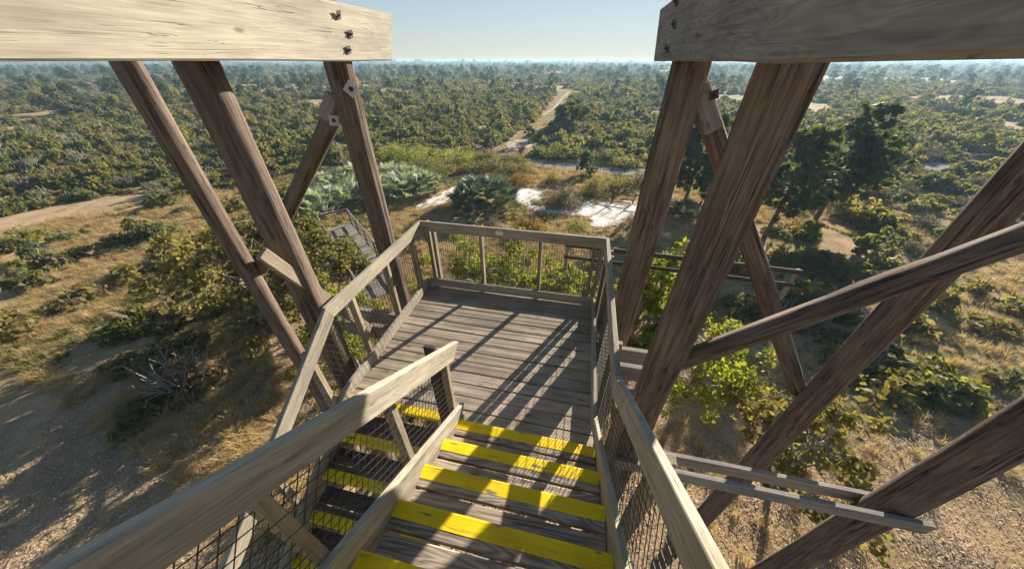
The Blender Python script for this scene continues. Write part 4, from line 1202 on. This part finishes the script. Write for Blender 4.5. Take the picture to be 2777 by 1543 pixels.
def scatter(name, pts, meshes, label, cat=None):
    """pts rows: x, y, z, scale, zscale, rot, index - one object that instances meshes on its points"""
    A = np.array(pts, np.float32)
    me = bpy.data.meshes.new(name + '_points')
    me.vertices.add(len(A)); me.vertices.foreach_set('co', A[:, :3].ravel())
    for nm, col in (('scl', 3), ('zscl', 4), ('rot', 5)):
        at = me.attributes.new(nm, 'FLOAT', 'POINT'); at.data.foreach_set('value', A[:, col])
    at = me.attributes.new('idx', 'INT', 'POINT'); at.data.foreach_set('value', A[:, 6].astype(np.int32))
    src = bpy.data.collections.new(name + '_sources')
    for i, m in enumerate(meshes):
        src.objects.link(bpy.data.objects.new('%s_source_%02d' % (name, i), m))
    o = bpy.data.objects.new(name, me); place(o, Matrix.Identity(4))
    ng = bpy.data.node_groups.new(name + '_scatter', 'GeometryNodeTree')
    ng.interface.new_socket('Geometry', in_out='INPUT', socket_type='NodeSocketGeometry')
    ng.interface.new_socket('Geometry', in_out='OUTPUT', socket_type='NodeSocketGeometry')
    gi = ng.nodes.new('NodeGroupInput'); go = ng.nodes.new('NodeGroupOutput')
    ci = ng.nodes.new('GeometryNodeCollectionInfo'); ci.inputs['Collection'].default_value = src
    ci.inputs['Separate Children'].default_value = True; ci.inputs['Reset Children'].default_value = True
    ip = ng.nodes.new('GeometryNodeInstanceOnPoints'); ip.inputs['Pick Instance'].default_value = True
    def na(nm, typ):
        q = ng.nodes.new('GeometryNodeInputNamedAttribute'); q.data_type = typ; q.inputs['Name'].default_value = nm; return q.outputs['Attribute']
    L = ng.links.new
    L(gi.outputs[0], ip.inputs['Points']); L(ci.outputs[0], ip.inputs['Instance']); L(na('idx', 'INT'), ip.inputs['Instance Index'])
    cx = ng.nodes.new('ShaderNodeCombineXYZ'); L(na('rot', 'FLOAT'), cx.inputs['Z']); L(cx.outputs[0], ip.inputs['Rotation'])
    cs = ng.nodes.new('ShaderNodeCombineXYZ'); sc = na('scl', 'FLOAT'); L(sc, cs.inputs['X']); L(sc, cs.inputs['Y']); L(na('zscl', 'FLOAT'), cs.inputs['Z']); L(cs.outputs[0], ip.inputs['Scale'])
    L(ip.outputs[0], go.inputs[0])
    md = o.modifiers.new('scatter', 'NODES'); md.node_group = ng
    tag(o, label, cat, kind='stuff')
    return o
rows = []
for (r, x, y, s, d) in mass:
    z = gz(x, y) - 0.05 * s
    rows.append((x, y, z, s, s * rs.uniform(0.55, 1.3) * (1.0 if r < 260 else 0.75), rs.uniform(0, 6.28), pick_shrub()))
scatter('scrub_thicket', rows, ALLS, 'dense green scrub stretching away to the hazy horizon')

# pines scattered over the scrub
pp = []
def pines(n, r0, r1, h0, h1, a0=-76, a1=55):
    k = 0
    while k < n:
        r = math.sqrt(rs.uniform(r0 * r0, r1 * r1)); a = math.radians(rs.uniform(a0, a1)); x, y = r * math.sin(a), r * math.cos(a)
        k += 1
        if open_ground(x, y, 1.5): continue
        dens = mnoise.noise(Vector((x * 0.012, y * 0.012, 8.8)))
        if dens < -0.15: continue
        pp.append((r, x, y, rs.uniform(h0, h1)))
pines(60, 62, 140, 2.2, 4.2)
pines(420, 140, 300, 3.0, 7.0)
pines(1300, 300, 700, 4.0, 9.0)
pines(2600, 700, 1800, 5, 9)
pines(4200, 1800, 5200, 9, 14)
# a stand of grey green pines right of the fire lane
for _ in range(16):
    x, y = rs.normal(-3.5, 2.0), rs.normal(76, 5.0)
    if not open_ground(x, y, 1.0): pp.append((math.hypot(x, y), x, y, rs.uniform(3.2, 5.0)))
pp.sort()
for (r, x, y, h) in pp[:200]:
    o = bpy.data.objects.new('pine_tree', PINE[int(rs.integers(4))])
    s = h / 5.0
    place(o, Matrix.Translation((x, y, gz(x, y) - 0.05)) @ Matrix.Rotation(rs.uniform(0, 6.28), 4, 'Z') @ Matrix.Diagonal((s * 1.1, s * 1.1, s, 1)))
    side, band = where(x, y); tall = 'taller' if h > 4 else 'small'
    tag(o, tall + ' dark pine ' + band + ' ' + side, 'tree', tall + ' pines ' + band + ' ' + side)
scatter('pine_woods', [(x, y, gz(x, y) - .05, h / 5 * 1.25, h / 5, rs.uniform(0, 6.28), rs.integers(4)) for (r, x, y, h) in pp[200:]], PINE, 'far hazy pine woods along the horizon')

# cabbage palms
def cabbage_palm(x, y, H, label, n=30, s=1.0):
    t = thing('cabbage_palm', label, 'palm', (x, y, gz(x, y)), 'cabbage palms in the scrub')
    g = Geo().add(tube_data([(0, 0, -.1), (0.03, 0, H * .4), (0, 0.02, H * .9)], [.17 * s, .13 * s, .14 * s], 8))
    place(bpy.data.objects.new('trunk', g.mesh('trunk', M_BARK, True)), WORLD_M[t.name], t)
    VV, QQ = [], []
    for k in range(n):
        V, Q = fan_blades(rng, 11, 0.75 * s, 0.06 * s, math.radians(150), 0.8, 0.5 * s)
        az, el = rng.uniform(0, 6.28), rng.uniform(-0.7, 1.3)
        R_ = Matrix.Rotation(az, 3, 'Z') @ Matrix.Rotation(-el, 3, 'Y') @ Matrix.Rotation(rng.normal() * .4, 3, 'X')
        b = len(VV)
        VV += [tuple(R_ @ Vector(v) + Vector((0, 0, H * .88))) for v in V]; QQ += [tuple(i + b for i in q) for q in Q]
    place(bpy.data.objects.new('crown', np_mesh('crown', np.array(VV), np.array(QQ), L_PALM)), WORLD_M[t.name], t)
cabbage_palm(-9.3, 57.4, 2.3, 'small cabbage palm standing in the sandy opening of the fire lane', 34)
cabbage_palm(11.4, 92.0, 2.9, 'cabbage palm in front of the tan clearing on the right', 30)
cabbage_palm(15.7, 113.5, 3.2, 'cabbage palm behind the pale sand track on the right', 28)
cabbage_palm(7.6, 96.0, 2.7, 'cabbage palm at the left end of the tan clearing', 28)

# far white buildings among the trees
for (x, y, w, lab) in ((-129, 304, 7.0, 'long low white building far off among the trees'), (-140, 306, 4.0, 'small white building at the left end of the far group'), (-119.5, 300, 3.0, 'tiny white shed at the right end of the far group')):
    t = thing('building', lab, 'building', (x, y, gz(x, y)))
    M0 = WORLD_M[t.name] @ Matrix.Rotation(0.35, 4, 'Z')
    h, d = 2.6, 4.0
    V = [(-w/2, -d/2, 0), (w/2, -d/2, 0), (w/2, d/2, 0), (-w/2, d/2, 0), (-w/2, -d/2, h), (w/2, -d/2, h), (w/2, d/2, h), (-w/2, d/2, h), (-w/2, 0, h + 1.1), (w/2, 0, h + 1.1)]
    place(bpy.data.objects.new('wall', mesh_from('wall', V, [(0, 1, 5, 4), (1, 2, 6, 9, 5), (2, 3, 7, 6), (3, 0, 4, 8, 7)], plain_mat('white_wall', (0.75, 0.74, 0.70), rough=0.8, noise_amt=0.05, scale=1))), M0, t)
    e = 0.3
    V = [(-w/2 - e, -d/2 - e, h - .1), (w/2 + e, -d/2 - e, h - .1), (w/2 + e, 0, h + 1.2), (-w/2 - e, 0, h + 1.2), (w/2 + e, d/2 + e, h - .1), (-w/2 - e, d/2 + e, h - .1)]
    place(bpy.data.objects.new('roof', mesh_from('roof', V, [(0, 1, 2, 3), (3, 2, 4, 5)], plain_mat('pale_roof', (0.80, 0.80, 0.78), rough=0.6, noise_amt=0.1, scale=1))), M0, t)
    for k in range(max(1, int(w / 1.8))):
        cx = -w/2 + (k + .5) * w / max(1, int(w / 1.8))
        V = [(cx - .4, -d/2 - .03, 1), (cx + .4, -d/2 - .03, 1), (cx + .4, -d/2 - .03, 2), (cx - .4, -d/2 - .03, 2), (cx - .4, -d/2 + .02, 1), (cx + .4, -d/2 + .02, 1), (cx + .4, -d/2 + .02, 2), (cx - .4, -d/2 + .02, 2)]
        place(bpy.data.objects.new('window', mesh_from('window', V, [(0, 1, 2, 3), (0, 4, 5, 1), (1, 5, 6, 2), (2, 6, 7, 3), (3, 7, 4, 0)], M_DARKWOOD)), M0, t)

# ------------------------------------------------------------------ grasses
def tuft(rng, n, h, spread, m, w=0.012):
    V, Q = [], []
    for _ in range(n):
        a = rng.uniform(0, 6.28); b = rng.uniform(0, 6.28); q = rng.uniform(0, spread * .5)
        p = np.array([q * math.cos(b), q * math.sin(b), -0.02]); hh = h * rng.uniform(.5, 1.1); l = spread * rng.uniform(.2, 1.2)
        d = np.array([math.cos(a), math.sin(a), 0]); nx = np.array([-d[1], d[0], 0]) * w
        k = len(V)
        V += [p - nx, p + nx, p + d * l * .4 + np.array([0, 0, hh * .7]) + nx * .7, p + d * l * .4 + np.array([0, 0, hh * .7]) - nx * .7, p + d * l + np.array([0, 0, hh]) , p + d * l + np.array([0, 0, hh]) + nx * .1]
        Q += [(k, k + 1, k + 2, k + 3), (k + 3, k + 2, k + 5, k + 4)]
    return np_mesh('tuft', np.array(V), np.array(Q), m)
TUFT = [tuft(rng, 30, 0.34, 0.38, L_GRASS, 0.010) for _ in range(3)] + [tuft(rng, 30, 0.30, 0.26, L_GREENGRASS, 0.011)]
def in_poly(x, y, P):
    c = False; j = len(P) - 1
    for i in range(len(P)):
        if (P[i][1] > y) != (P[j][1] > y) and x < (P[j][0] - P[i][0]) * (y - P[i][1]) / (P[j][1] - P[i][1]) + P[i][0]: c = not c
        j = i
    return c
rows = []
while len(rows) < 34000:
    r = math.sqrt(rs.uniform(6 ** 2, 50 ** 2)); a = math.radians(rs.uniform(-80, 62)); x, y = r * math.sin(a), r * math.cos(a)
    if seg_dist(x, y, ROAD) < 0.2 or (in_poly(x, y, SAND1) or in_poly(x, y, SAND2)) and rs.uniform() < 0.86: continue
    dn_ = mnoise.noise(Vector((x * 0.16, y * 0.16, 2))) + 0.5 * mnoise.noise(Vector((x * .6, y * .6, 6)))
    if dn_ < -0.3 or (x > 1.5 and y < 28 and rs.uniform() < 0.75): continue
    s = rs.uniform(0.5, 1.25) * (1 + 0.4 * dn_)
    gi_ = 3 if mnoise.noise(Vector((x * 0.11, y * 0.11, 14))) > 0.22 and rs.uniform() < 0.7 else int(rs.integers(3))
    rows.append((x, y, gz(x, y), s, s * rs.uniform(.7, 1.2), rs.uniform(0, 6.28), gi_))
scatter('grass', rows, TUFT, 'tan dry grass covering the slope round the tower')
rows = []
for i in range(len(PATH) - 1):
    a, b = PATH[i], PATH[i + 1]
    for _ in range(int(90 * math.hypot(a[0] - b[0], a[1] - b[1]) / 6)):
        t = rs.uniform(); x = a[0] + (b[0] - a[0]) * t + rs.uniform(-.5, .5) * a[2] * 1.1; y = a[1] + (b[1] - a[1]) * t
        s = rs.uniform(.5, 1.1); rows.append((x, y, gz(x, y), s, s * .7, rs.uniform(0, 6.28), int(rs.integers(3))))
scatter('path_grass', rows, TUFT, 'short dry grass along the tan fire lane')

# fallen leaves and twigs on the bare ground round the tower foot
L_LITTER = leaf_mat('dead_leaf', [(0.40, 0.265, 0.165), (0.50, 0.345, 0.225), (0.56, 0.41, 0.285), (0.33, 0.215, 0.135)], 0.15, tboost=(1, 1, 1), obj_w=0.2)
LIT = []
for i in range(3):
    g = Geo()
    for _ in range(5):
        a = rng.uniform(0, 6.28); p = Vector((rng.uniform(-.8, .8), rng.uniform(-.8, .8), .02)); l = rng.uniform(.15, .5)
        g.add(tube_data([p, p + Vector((math.cos(a) * l * .5, math.sin(a) * l * .5, .03)), p + Vector((math.cos(a + .3) * l, math.sin(a + .3) * l, .01))], [.008, .007, .003], 4))
    n = 150; P = np.c_[rng.uniform(-1, 1, (n, 2)), rng.uniform(0.01, 0.04, n)]
    a = rng.uniform(0, 6.28, n); s = rng.uniform(.015, .045, n)
    u = np.c_[np.cos(a), np.sin(a), rng.normal(size=n) * .3] * s[:, None]; v = np.c_[-np.sin(a), np.cos(a), rng.normal(size=n) * .3] * s[:, None] * .6
    V = np.stack([P - u, P + v, P + u, P - v], 1).reshape(-1, 3)
    LIT.append(combine('leaf_litter', (V, np.arange(4 * n).reshape(n, 4)), g, L_LITTER, M_TWIG))
rows = []
while len(rows) < 1500:
    r = 21 * math.sqrt(rs.uniform()); a = math.radians(rs.uniform(-100, 100)); x, y = r * math.sin(a), r * math.cos(a)
    if mnoise.noise(Vector((x * .2, y * .2, 31))) < -0.25: continue
    rows.append((x, y, gz(x, y), rs.uniform(.6, 1.2), 1.0, rs.uniform(0, 6.28), int(rs.integers(3))))
scatter('leaf_litter', rows, LIT, 'fallen leaves and twigs on the ground round the tower')

# ------------------------------------------------------------------ haze
def haze(density=0.00045):
    X, Y0, Y1, Z0, Z1 = 9000, -3000, 11000, GROUND - 2.0, 6.0
    V = [(-X, Y0, Z0), (X, Y0, Z0), (X, Y1, Z0), (-X, Y1, Z0), (-X, Y0, Z1), (X, Y0, Z1), (X, Y1, Z1), (-X, Y1, Z1)]
    Fc = [(0, 3, 2, 1), (4, 5, 6, 7), (0, 1, 5, 4), (1, 2, 6, 5), (2, 3, 7, 6), (3, 0, 4, 7)]
    m, nt, out = mat_new('haze_air')
    v = nt.nodes.new('ShaderNodeVolumePrincipled')
    v.inputs['Color'].default_value = (0.50, 0.76, 1.0, 1); v.inputs['Density'].default_value = density; v.inputs['Anisotropy'].default_value = 0.25
    nt.links.new(v.outputs[0], out.inputs['Volume'])
    o = bpy.data.objects.new('haze', mesh_from('haze', V, Fc, m)); place(o, Matrix.Identity(4))
    tag(o, 'pale blue haze lying over the far scrubland', kind='stuff')
haze()
